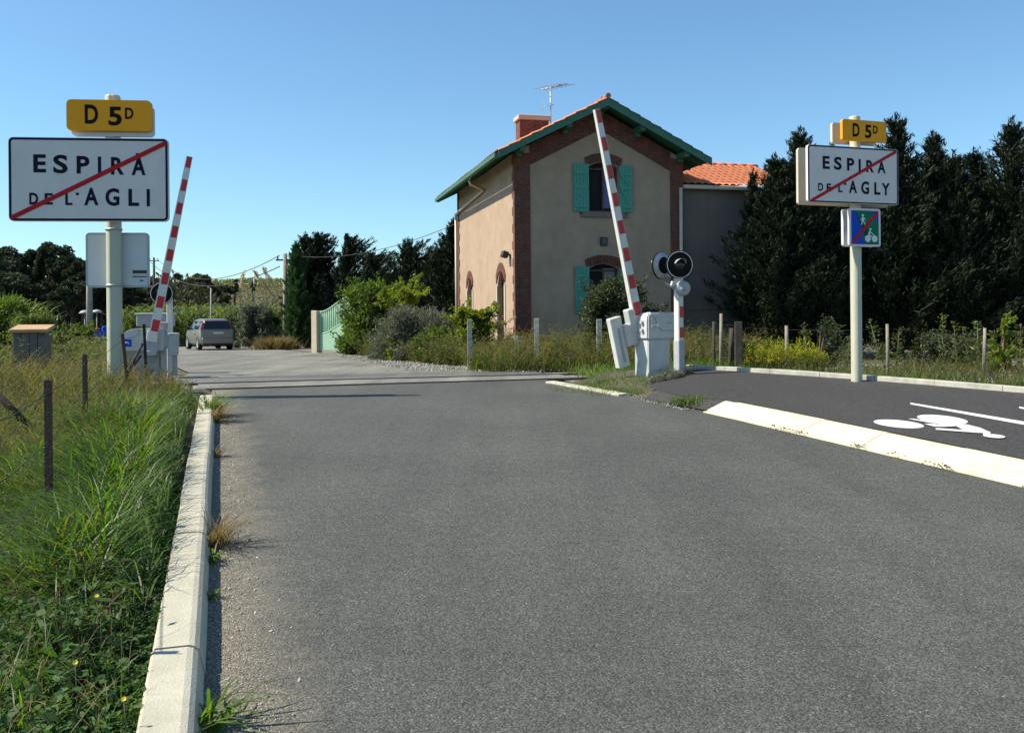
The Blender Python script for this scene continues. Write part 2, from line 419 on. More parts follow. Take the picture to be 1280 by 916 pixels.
M['bush_dark'] = leafmat('dark_shrub_leaves', [(.03,.042,.022),(.05,.066,.034),(.09,.105,.06),(.02,.03,.016)], .25, .45, (1,1,.45))
M['cane'] = leafmat('cane_leaves', [(.05,.085,.028),(.085,.12,.04),(.12,.15,.055),(.04,.07,.025)], .4, .5, (1,1,.35))
M['grass'] = leafmat('fresh_grass', [(.034,.085,.010),(.065,.145,.015),(.11,.185,.024),(.028,.062,.009),(.14,.15,.045)], .42, .5, (1,1,.25), .4)
M['drygrass'] = leafmat('dry_grass', [(.13,.105,.05),(.19,.15,.075),(.075,.07,.027),(.11,.085,.045),(.24,.195,.11)], .35, .7, (1,.9,.5))
M['weeds'] = leafmat('weed_leaves', [(.035,.085,.018),(.055,.12,.025),(.025,.058,.014),(.08,.13,.035)], .3, .62, (.9,1,.3), .25)
M['weeds_b'] = leafmat('verge_weeds', [(.055,.075,.02),(.08,.10,.028),(.11,.105,.045),(.04,.052,.018)], .38, .6, (1,1,.35))
M['yellowfl'] = leafmat('yellow_flower_heads', [(.22,.25,.018),(.32,.32,.02),(.14,.18,.02)], .35, .6, (1,.95,.2))
M['petal'] = pbr('yellow_petal', (.78,.55,.01), (.7,.48,.01), 3, .6)
M['plume'] = leafmat('cane_plume', [(.32,.27,.19),(.42,.36,.27)], .4, .8, (1,.95,.7))
M['vine'] = leafmat('vine_leaves', [(.11,.12,.035),(.15,.145,.045),(.075,.085,.028)], .35, .7, (1,.95,.4))
M['twigleaf'] = leafmat('brown_dead_leaves', [(.10,.045,.025),(.16,.08,.04),(.07,.035,.02)], .1, .8)
M['twig'] = pbr('dry_twig', (.11,.07,.045), (.16,.10,.06), 6, .9)

# ------------------------------------------------------------------ world, sun, camera
SUN_EL = math.radians(48); SUN_AZ = math.atan2(-.9976,-.07)      # from +Y towards +X
w = bpy.data.worlds.new('World'); sc.world = w; w.use_nodes = True
nt = w.node_tree
sky = nt.nodes.new('ShaderNodeTexSky'); sky.sky_type = 'NISHITA'; sky.sun_disc = False
sky.sun_elevation = SUN_EL; sky.sun_rotation = SUN_AZ
sky.air_density = 1.0; sky.dust_density = .35; sky.ozone_density = 2.2; sky.altitude = 0
bg = nt.nodes['Background']; bg.inputs[1].default_value = .104
tintn = N(nt,'ShaderNodeMix', data_type='RGBA', blend_type='MULTIPLY'); tintn.inputs[0].default_value = 1
nt.links.new(sky.outputs[0], tintn.inputs[6]); tintn.inputs[7].default_value = (.74,.97,1.04,1)
nt.links.new(tintn.outputs[2], bg.inputs[0])
sd = Vector((math.sin(SUN_AZ)*math.cos(SUN_EL), math.cos(SUN_AZ)*math.cos(SUN_EL), math.sin(SUN_EL)))
sl = bpy.data.lights.new('sun','SUN'); sl.energy = 5.0; sl.angle = math.radians(.55); sl.color = (1,.92,.77)
so = bpy.data.objects.new('sun', sl); link(so); so.rotation_euler = (-sd).to_track_quat('-Z','Y').to_euler(); so.location = (0,0,60)
cd = bpy.data.cameras.new('camera'); cam = bpy.data.objects.new('camera', cd); link(cam)
cd.sensor_width = 36; cd.lens = F/1280*36; cd.clip_end = 5000; cd.clip_start = .05
cd.shift_y = -(458-HY)/1280
cam.location = (0,0,EYE); cam.rotation_euler = (PI/2, ROLL, 0)
sc.camera = cam
sc.view_settings.view_transform = 'Standard'; sc.view_settings.look = 'None'
sc.view_settings.exposure = 0.68; sc.view_settings.gamma = 1
# ================================================================== THE SETTING
def struct(o, label, cat, kind='structure'): return tag(o, label, cat, None, kind)
def axis(a, b, step, lo, hi, grow=1.18):
    v = list(np.arange(a, b+1e-6, step)); s = step; x = b
    while x < hi: s *= grow; x += s; v.append(x)
    s = step; x = a
    while x > lo: s *= grow; x -= s; v.insert(0, x)
    return np.array(v)
xs = axis(-13, 13, .2, -1500, 1500); ys = axis(-2, 30, .2, -200, 2500, 1.06)
V = np.array([[x,y,terrain_z(x,y)] for y in ys for x in xs])
nx, ny = len(xs), len(ys)
ii, jj = np.meshgrid(np.arange(nx-1), np.arange(ny-1)); a = (jj*nx+ii).ravel()
g = fast('ground', V, np.stack([a,a+1,a+1+nx,a+nx],1), M['ground'], smooth=True)
struct(g, 'dry brown soil showing between the grass, running back to the hill', 'ground')

def strip(name, rows, zf, mat, lift=0.0):       # rows: list of (xa, xb, y) swept to a sheet
    n = 28; V = []
    for xa, xb, y, *yb in rows:
        y2 = yb[0] if yb else y
        for k in range(n+1):
            t = k/n; x = xa+(xb-xa)*t; yy = y+(y2-y)*t
            V.append((x, yy, zf(x,yy)+lift))
    Q = []
    for r in range(len(rows)-1):
        for k in range(n):
            i = r*(n+1)+k; Q.append((i,i+1,i+n+2,i+n+1))
    return fast(name, V, Q, mat, smooth=True)
# near road up to the near rail
rows = []
rowy = np.concatenate([np.arange(-3,14.0,.25), np.linspace(14.0,1,1)])
RL = lambda y: left_x(y)+.13
for y in rowy: rows.append((RL(y), front_x(y)+.12, y))
NR = lambda x: near_rail(x)-.15
for t in np.linspace(.1,1,10):
    xa, ya = RL(14.0), 14.0; xb, yb = front_x(14.0)+.12, 14.0
    xa2 = -5.25; ya2 = NR(xa2); xb2 = .62; yb2 = NR(xb2)
    rows.append((xa+(xa2-xa)*t, xb+(xb2-xb)*t, ya+(ya2-ya)*t, yb+(yb2-yb)*t))
struct(strip('road', rows, lambda x,y: road_z(y), M['road']), 'dark grey asphalt road running up to the level crossing', 'road')
# crossing panels between and outside rails
def track_pt(s, d): # s along from X=-5 near rail, d across
    return Vector((-5.0, 16.2, 0))+TU*s+TN*d
def band(name, s0, s1, d0, d1, mat, lift, zf=lambda x,y: road_z(y)):
    n = 40; V = []
    for k in range(n+1):
        s = s0+(s1-s0)*k/n
        for d in (d0,d1):
            p = track_pt(s,d); V.append((p.x,p.y,zf(p.x,p.y)+lift))
    return fast(name, V, [(2*k,2*k+1,2*k+3,2*k+2) for k in range(n)], mat)
G = 1.435
ap = band('crossing_apron', -.9, 6.5, G+.12, G+2.1, M['apron'], .001)
struct(ap, 'darker asphalt patch just beyond the far rail', 'road')
ro = band('crossing_surface', -.6, 6.6, .13, G-.14, M['panel'], .004)
struct(ro, 'worn grey panel strip laid between the two rails across the road', 'crossing surface')
# far side road and yard
far_px_r = [(690,468.5),(640,464),(560,459),(500,450),(470,445),(430,441.5),(395,440),(345,437),(318,435.5)]
FR = [ground(px,py) for px,py in far_px_r]
def farroad():
    rows = []
    for t in np.linspace(0,1,6):
        a0 = track_pt(-1.2,G+.12); b0 = track_pt(6.3,G+.12)
        a1 = Vector((-7.6,21.5,0)); b1 = Vector((0.35,21.0,0))
        a = a0.lerp(a1,t); b = b0.lerp(b1,t); rows.append((a.x,b.x,a.y,b.y))
    left = [(-9.2,25),(-11.2,30),(-13.2,35),(-16.0,42),(-19.0,50),(-22,58)]
    right = [(-1.6,24.0),(-3.8,28.5),(-5.6,33),(-7.8,38.5),(-12.2,47.5),(-15.0,58)]
    for (a,b),(c,d) in zip(left,right): rows.append((a,c,b,d))
    return rows
fr = farroad(); rr = []
for A,B in zip(fr, fr[1:]):
    for t in np.linspace(0,1,5)[:-1]: rr.append(tuple(A[i]+(B[i]-A[i])*t for i in range(4)))
rr.append(fr[-1])
struct(strip('road_beyond', rr, lambda x,y: road_z(y), M['road_far'], -.004), 'pale sun-bleached road on the far side of the railway', 'road')
# side road turning left far away
struct(strip('side_road', [(-60,-21,66,52),(-60,-21.5,74,58.5)], lambda x,y: road_z(y), M['road_far'], -.008), 'pale side road turning off behind the left barrier', 'road')
struct(strip('gravel_yard', [(-2.2,1.1,20.6,21.6),(-3.2,.4,24.5,24.9),(-6.0,-2.2,33.5,34.5),(-9.2,-6.6,42,43),(-13,-9.5,50,51)], lambda x,y: road_z(y), M['gravel'], -.014), 'pale gravel edge between the far road and the bushes', 'gravel')
# ballast beds either side of the road
bz = lambda x,y: path_z(x,y)-.12 if x > 0 else road_z(y)
struct(band('ballast', 6.2, 26, -1.0, G+1.0, M['ballast'], -.02, lambda x,y: road_z(y)), 'grey stone ballast under the track right of the road', 'ballast')
struct(band('ballast', -26, -.5, -.9, G+1.0, M['ballast'], -.02, lambda x,y: road_z(y)), 'grey stone ballast under the track left of the road', 'ballast')
# rails
tr = thing('railway_track', 'single railway track with worn steel rails crossing the road', 'railway track', (0,0,0))
for d in (0.0, G):
    mb = MB()
    n = 60; s0, s1 = -26, 26; prof = [(-.035,0.008),(.035,0.008),(.035,-.03),(.012,-.05),(.012,-.13),(-.012,-.13),(-.012,-.05),(-.035,-.03)]
    rings = []
    for k in range(n+1):
        s = s0+(s1-s0)*k/n; p = track_pt(s,d); z = road_z(p.y)+.008
        rings.append([mb.bm.verts.new((p.x+TN.x*a, p.y+TN.y*a, z+b)) for a,b in prof])
    for A,B in zip(rings,rings[1:]):
        for k in range(8): mb.bm.faces.new((A[k],A[(k+1)%8],B[(k+1)%8],B[k]))
    mb.build('rail', M['steel'], tr)
    gp = band('flangeway', -.6, 6.7, d-.14, d+.13, M['rust_dark'], -.006); gp.parent = tr
mb = MB()
for k in range(34):
    s = 6.9+k*.58; p = track_pt(s, G/2); mb.box((p.x,p.y,road_z(p.y)-.10), (.24,2.4,.14), euler(0,0,TA+random.uniform(-.02,.02)), .015, 1)
mb.build('sleepers', M['wood_dark'], tr)

# kerbs
def kerb(name, pts, zf, prof, mat, joint=1.0, gap=.013):  # pts polyline from near to far; prof (offset to right, z) closed on top
    mb = MB()
    P = [Vector((x,y,0)) for x,y in pts]
    L = [0]
    for a,b in zip(P,P[1:]): L.append(L[-1]+(b-a).length)
    def pos(s):
        s = max(0,min(L[-1]-1e-6,s))
        for i in range(len(P)-1):
            if s <= L[i+1]: t = (s-L[i])/(L[i+1]-L[i]); return P[i].lerp(P[i+1],t), (P[i+1]-P[i]).normalized()
    s = 0
    while s < L[-1]-.05:
        e = min(s+joint-gap, L[-1]); rings = []
        jz = random.uniform(-.004,.004); jx = random.uniform(-.005,.005)
        for k in range(4):
            q = s+(e-s)*k/3; p, d = pos(q); nrm = Vector((d.y,-d.x,0))
            z = zf(p.x,p.y)+jz
            rings.append([mb.bm.verts.new((p.x+nrm.x*(a+jx), p.y+nrm.y*(a+jx), z+b)) for a,b in prof])
        n = len(prof)
        for A,B in zip(rings,rings[1:]):
            for k in range(n): mb.bm.faces.new((A[k],A[(k+1)%n],B[(k+1)%n],B[k]))
        mb.bm.faces.new(rings[0]); mb.bm.faces.new(rings[-1][::-1])
        s += joint
    return mb.build(name, mat)
lk = [(left_x(y),y) for y in np.arange(.2,14.0,.4)]
k = kerb('kerb', lk, lambda x,y: road_z(y), [(0,-.15),(0,.125),(.012,.135),(.15,.135),(.175,.128),(.195,.11),(.225,-.02),(.225,-.15)], M['kerb'])
struct(k, 'pale concrete kerb along the left edge of the road, weeds at its foot', 'kerb')
# right wide kerb, ordered far to near so the right-hand offset points at the road
Pk = [(front_x(y),y) for y in np.arange(12.35,-3,-.45)]
prof = [(.02,-.12),(.02,.012),(-.04,.018),(-.05,.032),(-.28,.125),(-.32,.138),(-.45,.142),(-.47,.13),(-.47,-.12)]
k = kerb('kerb', Pk, lambda x,y: road_z(y)*1.0-.0, prof, M['kerbwhite'], 1.0, .009)
struct(k, 'broad whitened sloping kerb between the road and the cycle path', 'kerb')
Pk = [(front_x(y),y) for y in np.arange(16.8,14.3,-.3)]
k = kerb('kerb', Pk, lambda x,y: road_z(y), [(.03,-.1),(.03,.022),(.02,.032),(-.13,.04),(-.15,.03),(-.15,-.1)], M['kerb'], .7, .012)
struct(k, 'low pale edging stones leading from the wide kerb to the rails', 'kerb')
Pk = [(back_x(y),y) for y in np.arange(17.25,2,-.35)]
k = kerb('kerb', Pk, lambda x,y: path_z(x,y), [(.06,-.15),(.06,.06),(.05,.068),(-.05,.068),(-.06,.06),(-.06,-.15)], M['kerbgrey'], 1.0, .01)
struct(k, 'narrow grey kerb along the back edge of the cycle path', 'kerb')
# cycle path
rows = []
for y in np.arange(-3,17.3,.3):
    if y < 12.4: xa = front_x(y)+.42
    else: xa = interp([(12.4,3.0),(13.1,2.45),(14.3,2.1),(15.2,2.35),(17.3,3.2)],y)
    rows.append((xa, back_x(y)-.02, y))
def cpz(x,y):
    z = path_z(x,y)
    if y > 12.2 and y < 15: z -= .12*sm(1.3,0.1,x-front_x(y))*1.0 if x-front_x(y) < 1.3 else 0
    return z
struct(strip('cycle_path', rows, path_z, M['path']), 'dark smooth asphalt cycle path on the right', 'cycle path')
# asphalt apron from cycle path down to road at the dropped kerb
rows = []
for y in np.arange(12.3,14.05,.15):
    xa = front_x(y)+.06; xb = interp([(12.4,3.06),(13.1,2.5),(14.3,2.15)],y)+.08
    rows.append((xa,xb,y))
def apz(x,y):
    xa = front_x(y)+.06; xb = interp([(12.4,3.06),(13.1,2.5),(14.3,2.15)],y)
    t = max(0,min(1,(x-xa)/max(.05,xb-xa))); return max(road_z(y)+.02+(path_z(xb,y)+.004-road_z(y)-.02)*sm(0,1,t), path_z(x,y)+.003 if t > .93 else -9)
struct(strip('path_apron', rows, apz, M['path']), 'short asphalt ramp where the cycle path drops to the road', 'cycle path')

# painted markings
def mark(mb, px, lift=.004):
    mb.bm.faces.new([mb.bm.verts.new(p+Vector((0,0,lift))) for p in [ground(x,y,path_z) for x,y in px]])
mb = MB()
def densify(px, n=8):
    out = []
    for (a,b),(c,d) in zip(px, px[1:]+px[:1]):
        for k in range(n): out.append((a+(c-a)*k/n, b+(d-b)*k/n))
    return out
def seg_mark(mb, a0, a1, b0, b1, n=12):
    P = [[ground(a0[0]+(a1[0]-a0[0])*k/n, a0[1]+(a1[1]-a0[1])*k/n, path_z), ground(b0[0]+(b1[0]-b0[0])*k/n, b0[1]+(b1[1]-b0[1])*k/n, path_z)] for k in range(n+1)]
    vs = [[mb.bm.verts.new(q+Vector((0,0,.005))) for q in r] for r in P]
    for A,B in zip(vs,vs[1:]): mb.bm.faces.new((A[0],B[0],B[1],A[1]))
seg_mark(mb, (1138,503.6),(1500,564), (1138,505.6),(1500,571))
o = mb.build('lane_line', M['paint']); struct(o, 'white painted lane line on the cycle path beside the cyclist symbol', 'road marking')
mb = MB(); seg_mark(mb, (1274,508.6),(1500,545), (1274,510.6),(1500,551))
o = mb.build('lane_line', M['paint']); struct(o, 'short white painted line at the right edge of the cycle path', 'road marking')
mb = MB()
def zp(x,y): return (1060+x/5.818, 490+y/5.818)
def ell(cx,cy,rx,ry,tilt):
    out = []
    for k in range(32):
        a = 2*PI*k/32; x = rx*math.cos(a); y = ry*math.sin(a)
        out.append(zp(cx+x, cy+y+x*tilt))
    return out
mark(mb, ell(369,233,183,27,.09)); mark(mb, ell(687,201,185,28,.10))
for q in ([(435,196),(470,196),(600,226),(770,240),(770,236),(900,262),(860,250),(690,232),(560,214)],):
    pass
mark(mb, [zp(*p) for p in [(436,197),(475,197),(690,230),(860,237),(845,250),(680,238),(560,220)]])
mark(mb, [zp(*p) for p in [(556,236),(600,233),(660,240),(690,235),(780,240),(780,252),(700,256),(630,256)]])
mark(mb, [zp(*p) for p in [(765,240),(870,242),(960,265),(1040,300),(1000,306),(860,294)]])
mark(mb, [zp(*p) for p in [(636,270),(660,269),(860,284),(980,298),(960,304),(850,296),(640,280)]])
mark(mb, ell(1062,328,82,13,.08))
mark(mb, [zp(*p) for p in [(980,296),(1040,302),(1020,322),(985,318)]])
# lift each face a little differently so they do not share a plane
for i,f in enumerate(mb.bm.faces):
    for v in f.verts: v.co.z += .0015*i
bmesh.ops.triangulate(mb.bm, faces=list(mb.bm.faces))
o = mb.build('cyclist_marking', M['paint']); struct(o, 'white painted cyclist symbol lying on the dark cycle path', 'road marking')

# ================================================================== SIGNS
def text_mesh(s, height, width=None, spacing=1.0, bold=.03, y=0.0):
    cu = bpy.data.curves.new('lettering','FONT'); cu.body = s; cu.size = 1; cu.space_character = spacing; cu.offset = bold; cu.resolution_u = 4; cu.extrude = .0
    ob = bpy.data.objects.new('lettering', cu); COL.objects.link(ob)
    bpy.context.view_layer.update()
    me = bpy.data.meshes.new_from_object(ob.evaluated_get(bpy.context.evaluated_depsgraph_get()))
    COL.objects.unlink(ob); bpy.data.objects.remove(ob)
    co = np.array([v.co[:] for v in me.vertices])
    x0, x1 = co[:,0].min(), co[:,0].max(); 
    return me, x0, x1, .729
CAP = .692
def lettering(words, mat, parent, yoff, name='letter'):
    """words: (text, x0, x1, zbase, capheight) in panel metres, seen from -Y"""
    for s, x0, x1, zb, ch in words:
        bm = bmesh.new()
        me, a, b, _ = text_mesh(s, 1)
        cap_me, *_ = text_mesh('H', 1); cap = max(v.co.y for v in cap_me.vertices)
        b2 = bmesh.new(); b2.from_mesh(me)
        for v in b2.verts:
            v.co = Vector((x0+(v.co.x-a)/(b-a)*(x1-x0), yoff, zb+v.co.y/cap*ch))
        mp = {v: bm.verts.new(v.co) for v in b2.verts}
        for f in b2.faces:
            try: bm.faces.new([mp[v] for v in f.verts])
            except ValueError: pass
        b2.free()
        me = bpy.data.meshes.new(name); bm.to_mesh(me); bm.free(); me.materials.append(mat)
        link(bpy.data.objects.new(name, me), parent)
def rrect(w, h, r, n=5):
    out = []
    for cx,cz,a0 in ((w/2-r,h/2-r,0),(-w/2+r,h/2-r,PI/2),(-w/2+r,-h/2+r,PI),(w/2-r,-h/2+r,1.5*PI)):
        for k in range(n+1): a = a0+PI/2*k/n; out.append((cx+r*math.cos(a), cz+r*math.sin(a)))
    return out
def panel(name, cx, cz, y, w, h, r, t, mat, parent):
    mb = MB(); mb.prism([(cx+x, y, cz+z) for x,z in rrect(w,h,r)], (0,t,0))
    bmesh.ops.recalc_face_normals(mb.bm, faces=list(mb.bm.faces))
    return mb.build(name, mat, parent)
def ring_frame(name, cx, cz, y, w, h, r, bw, mat, parent, inset=0.0):
    mb = MB(); A = rrect(w-2*inset,h-2*inset,r); B = rrect(w-2*inset-2*bw,h-2*inset-2*bw,max(.01,r-bw))
    a = [mb.bm.verts.new((cx+x,y,cz+z)) for x,z in A]; b = [mb.bm.verts.new((cx+x,y,cz+z)) for x,z in B]
    n = len(a)
    for i in range(n): mb.bm.faces.new((a[i],a[(i+1)%n],b[(i+1)%n],b[i]))
    return mb.build(name, mat, parent)
def bar(name, p0, p1, wd, y, mat, parent):
    d = Vector((p1[0]-p0[0],0,p1[1]-p0[1])).normalized(); nrm = Vector((-d.z,0,d.x))*wd/2
    a = Vector((p0[0],y,p0[1])); b = Vector((p1[0],y,p1[1]))
    mb = MB(); mb.poly([a+nrm,b+nrm,b-nrm,a-nrm]); return mb.build(name, mat, parent)
def mast(parent, h, r, mat):
    mb = MB(); n = 32; prof = []
    for k in range(n):
        a = 2*PI*k/n; rr = r*(1-.09*(k%8 in (0,1))); prof.append((rr*math.cos(a), rr*math.sin(a)))
    rings = [[mb.bm.verts.new((x*q,y*q,z)) for x,y in prof] for z,q in ((-.3,1),(h-.02,1),(h,.93))]
    for A,B in zip(rings,rings[1:]):
        for k in range(n): f = mb.bm.faces.new((A[k],A[(k+1)%n],B[(k+1)%n],B[k])); f.smooth = True
    mb.bm.faces.new(rings[-1]); return mb.build('pole', mat, parent)

# ---- left sign
LSY = 14.6; LSK = LSY/10.4
LS = at(144,482,LSY); lz = terrain_z(LS.x, LSY)
def zl(py): return (at(144,py,LSY).z-lz)/LSK
ls = thing('place_sign', 'left roadside mast with the big ESPIRÀ DE L\'AGLI town-end board', 'road sign', (LS.x,LSY,lz), math.radians(6))
ls.scale = (LSK,LSK,LSK)
mast(ls, zl(120), .083, M['pole'])
def text_row(cx, w, px0, px1, P0, P1): return (cx-w/2+(px0-P0)/(P1-P0)*w, cx-w/2+(px1-P0)/(P1-P0)*w)
w_, h_ = 1.715, zl(176)-zl(278.5); cz = (zl(176)+zl(278.5))/2; cx = -.215
board = panel('town_board', cx, cz, -.150, w_, h_, .05, .05, M['signwhite'], ls)
ring_frame('border', cx, cz, -.1525, w_, h_, .05, .024, M['ink'], board, .006)
Z0 = cz-h_/2
def zf_(v): return Z0+(710-v)/(710-295)*h_
def xf_(u): return cx-w_/2+(u-68)/(857-68)*w_
lettering([(s, xf_(a), xf_(b), zf_(c), (c-d)/(710-295)*h_) for s,a,b,c,d in [
    ('E',190,252,466,380),('S',287,358,469,382),('P',402,465,470,386),('I',507,523,471,388),('R',572,636,474,390),('À',674,743,476,392),
    ('D',169,212,626,570),('E',244,284,626,572),('L',345,380,628,574),("'",397,412,600,570),
    ('A',438,508,627,544),('G',543,612,629,546),('L',657,710,630,548),('I',748,764,631,548)]], M['ink'], board, -.1535)
bar('red_bar', (xf_(78),zf_(696)), (xf_(848),zf_(316)), .05, -.1555, M['signred'], board)
w2 = .915; h2 = zl(129)-zl(167); c2 = (zl(129)+zl(167))/2; cx2 = .005
pl = panel('route_plate', cx2, c2, -.150, w2, h2, .05, .06, M['amber'], ls)
Xp = lambda u: cx2-w2/2+(u-350)/(768-350)*w2
Zp = lambda v: c2-h2/2+(257-v)/(257-115)*h2
lettering([('D',Xp(440),Xp(506),Zp(223),(223-138)/142*h2),('5',Xp(556),Xp(622),Zp(229),(229-146)/142*h2),('D',Xp(638),Xp(680),Zp(200),(200-150)/142*h2)], M['black'], pl, -.1525)
panel('plate_back', cx2+.02, c2-.05, -.085, w2-.02, h2, .05, .05, M['signback'], ls)
# plate facing the other way, seen from behind
w3 = .70; h3 = zl(290)-zl(359); c3 = (zl(290)+zl(359))/2
bp = panel('rear_board', .01, c3, .088, w3, h3, .045, .03, M['signback'], ls)
ring_frame('border', .01, c3, .0855, w3, h3, .045, .022, M['galv'], bp, .002)
mb = MB()
mb.box((.255,.0835,c3-.135),(.155,.003,.035)); mb.box((.255,.0835,c3-.19),(.155,.003,.012))
mb.box((.275,.0835,c3-.235),(.035,.003,.016)); mb.build('sticker', M['cardark'], bp)
for z in (zl(287),zl(357)):
    mb = MB(); mb.lathe([(.088,-.012),(.091,-.012),(.091,.012),(.088,.012)], 24, Matrix.Translation((0,0,z))); mb.build('clamp', M['galv'], ls)

# ---- right sign
RY = 14.2; RB = ground(1071,476.5,path_z); RY = RB.y
rs = thing('place_sign', 'right mast by the cycle path with the ESPIRA DE L\'AGLY town-end board', 'road sign', (RB.x,RB.y,RB.z), math.radians(18))
def zr(py): return at(1070,py,RY).z-RB.z
SR_ = RY/F
mast(rs, zr(146), .082, M['pole'])
w_, h_ = 1.66*RY/14.2, zr(186.5)-zr(256.5); cz = (zr(186.5)+zr(256.5))/2; cx = -.13
board = panel('town_board', cx, cz, -.135, w_, h_, .045, .05, M['signwhite'], rs)
ring_frame('border', cx, cz, -.1375, w_, h_, .045, .02, M['ink'], board, .006)
xf2 = lambda u: cx-w_/2+(u-112)/(626-112)*w_
zf2 = lambda v: cz-h_/2+(575-v)/(575-255)*h_
lettering([(s, xf2(a), xf2(b), zf2(c), (c-d)/(575-255)*h_) for s,a,b,c,d in [
    ('E',194,233,384,315),('S',257,300,385,317),('P',330,371,387,319),('I',396,408,389,322),('R',440,483,391,325),('A',505,551,393,327),
    ('D',168,196,509,467),('E',215,240,510,468),('L',280,303,512,470),("'",312,326,488,462),
    ('A',340,386,513,445),('G',410,455,515,447),('L',485,520,516,449),('Y',528,575,518,451)]], M['ink'], board, -.1395)
bar('red_bar', (xf2(130),zf2(566)), (xf2(612),zf2(268)), .045, -.1415, M['signred'], board)
panel('rear_town_board', cx-.01, cz-.01, .085, w_, h_, .045, .05, M['signbeige'], rs)
w2 = .80; h2 = zr(153)-zr(179); c2 = (zr(153)+zr(179))/2; cx2 = .06
pl = panel('route_plate', cx2, c2, -.150, w2, h2, .035, .05, M['amber'], rs)
Xp2 = lambda u: cx2-w2/2+(u-286)/(567-286)*w2
Zp2 = lambda v: c2-h2/2+(219-v)/(219-105)*h2
lettering([('D',Xp2(350),Xp2(394),Zp2(194),(194-124)/114*h2),('5',Xp2(428),Xp2(470),Zp2(197),(197-128)/114*h2),('D',Xp2(480),Xp2(510),Zp2(172),(172-130)/114*h2)], M['black'], pl, -.1525)
panel('rear_route_plate', cx2-.0, c2-.005, .085, w2, h2, .035, .05, M['signbeige'], rs)
# end of cycle way plate
w3 = .57; h3 = zr(262)-zr(309); c3 = (zr(262)+zr(309))/2; cx3 = .06
cp = panel('cycleway_plate', cx3, c3, -.14, w3, h3, .04, .04, M['signwhite'], rs)
iw, ih = w3*.87, h3*.89
mb = MB(); mb.poly([(cx3-iw/2,-.1425,c3+ih/2),(cx3-iw/2,-.1425,c3-ih/2),(cx3-iw*.1,-.1425,c3-ih*.1),(cx3-iw/2+.1,-.1425,c3+ih/2)])
mb.poly([(cx3+iw/2,-.1425,c3+ih/2),(cx3+.02,-.1425,c3+ih/2),(cx3+iw*.02,-.1425,c3+ih*.03),(cx3+iw/2,-.1425,c3-ih*.42)])
mb.bm.faces.ensure_lookup_table()
mb2 = MB(); mb2.poly([(cx3-iw/2,-.1415,c3-ih/2),(cx3+iw/2,-.1415,c3-ih/2),(cx3+iw/2,-.1415,c3+ih/2),(cx3-iw/2,-.1415,c3+ih/2)])
mb2.build('blue_field', M['blue'], cp)
mb.bm.free()
mb = MB(); mb.poly([(cx3-iw*.36,-.1425,c3+ih/2),(cx3+iw*.2,-.1425,c3+ih/2),(cx3+iw/2,-.1425,c3+ih*.1),(cx3+iw/2,-.1425,c3-ih/2),(cx3+iw*.1,-.1425,c3-ih/2),(cx3-iw*.16,-.1425,c3-ih*.34),(cx3+iw*.1,-.1425,c3-ih*.05),(cx3-iw*.1,-.1425,c3+ih*.15)])
bmesh.ops.triangulate(mb.bm, faces=list(mb.bm.faces)); mb.build('green_field', M['green_s'], cp)
X3 = lambda u: cx3+(u-440)/(527-350)*w3
Z3 = lambda v: c3-(v-712)/(822-602)*h3
def line2(mb, p, q, wd, y): 
    a = Vector((X3(p[0]),y,Z3(p[1]))); b = Vector((X3(q[0]),y,Z3(q[1]))); d = (b-a).normalized(); n_ = Vector((-d.z,0,d.x))*wd/2
    mb.poly([a+n_,b+n_,b-n_,a-n_])
def disc2(mb, c, r, y, r_in=None):
    cc = Vector((X3(c[0]),y,Z3(c[1]))); 
    if r_in is None: mb.poly([cc+Vector((r*math.cos(2*PI*k/20),0,r*math.sin(2*PI*k/20))) for k in range(20)])
mb = MB(); Y_ = -.1435
disc2(mb,(428,642),.020,Y_)
line2(mb,(428,652),(428,675),.036,Y_-.0004); line2(mb,(427,674),(418,697),.016,Y_-.0006); line2(mb,(430,674),(440,694),.016,Y_-.0008)
line2(mb,(427,655),(413,672),.011,Y_-.001); line2(mb,(430,655),(444,668),.011,Y_-.0012)
mb.build('pedestrian_symbol', M['white'], cp)
mb = MB()
disc2(mb,(455,776),.052,Y_); disc2(mb,(493,776),.052,Y_-.0003); disc2(mb,(470,722),.018,Y_-.0005)
line2(mb,(468,732),(460,754),.03,Y_-.0006); line2(mb,(462,754),(478,766),.016,Y_-.0008); line2(mb,(470,738),(486,752),.012,Y_-.001); line2(mb,(486,748),(493,776),.01,Y_-.0012); line2(mb,(455,776),(478,758),.01,Y_-.0014)
mb.build('cyclist_symbol', M['white'], cp)
bar('red_bar', (X3(372),Z3(800)), (X3(512),Z3(620)), .05, -.1462, M['signred'], cp)
panel('rear_cycleway_plate', cx3+.07, c3+.015, .085, w3, h3, .04, .05, M['signback'], rs)

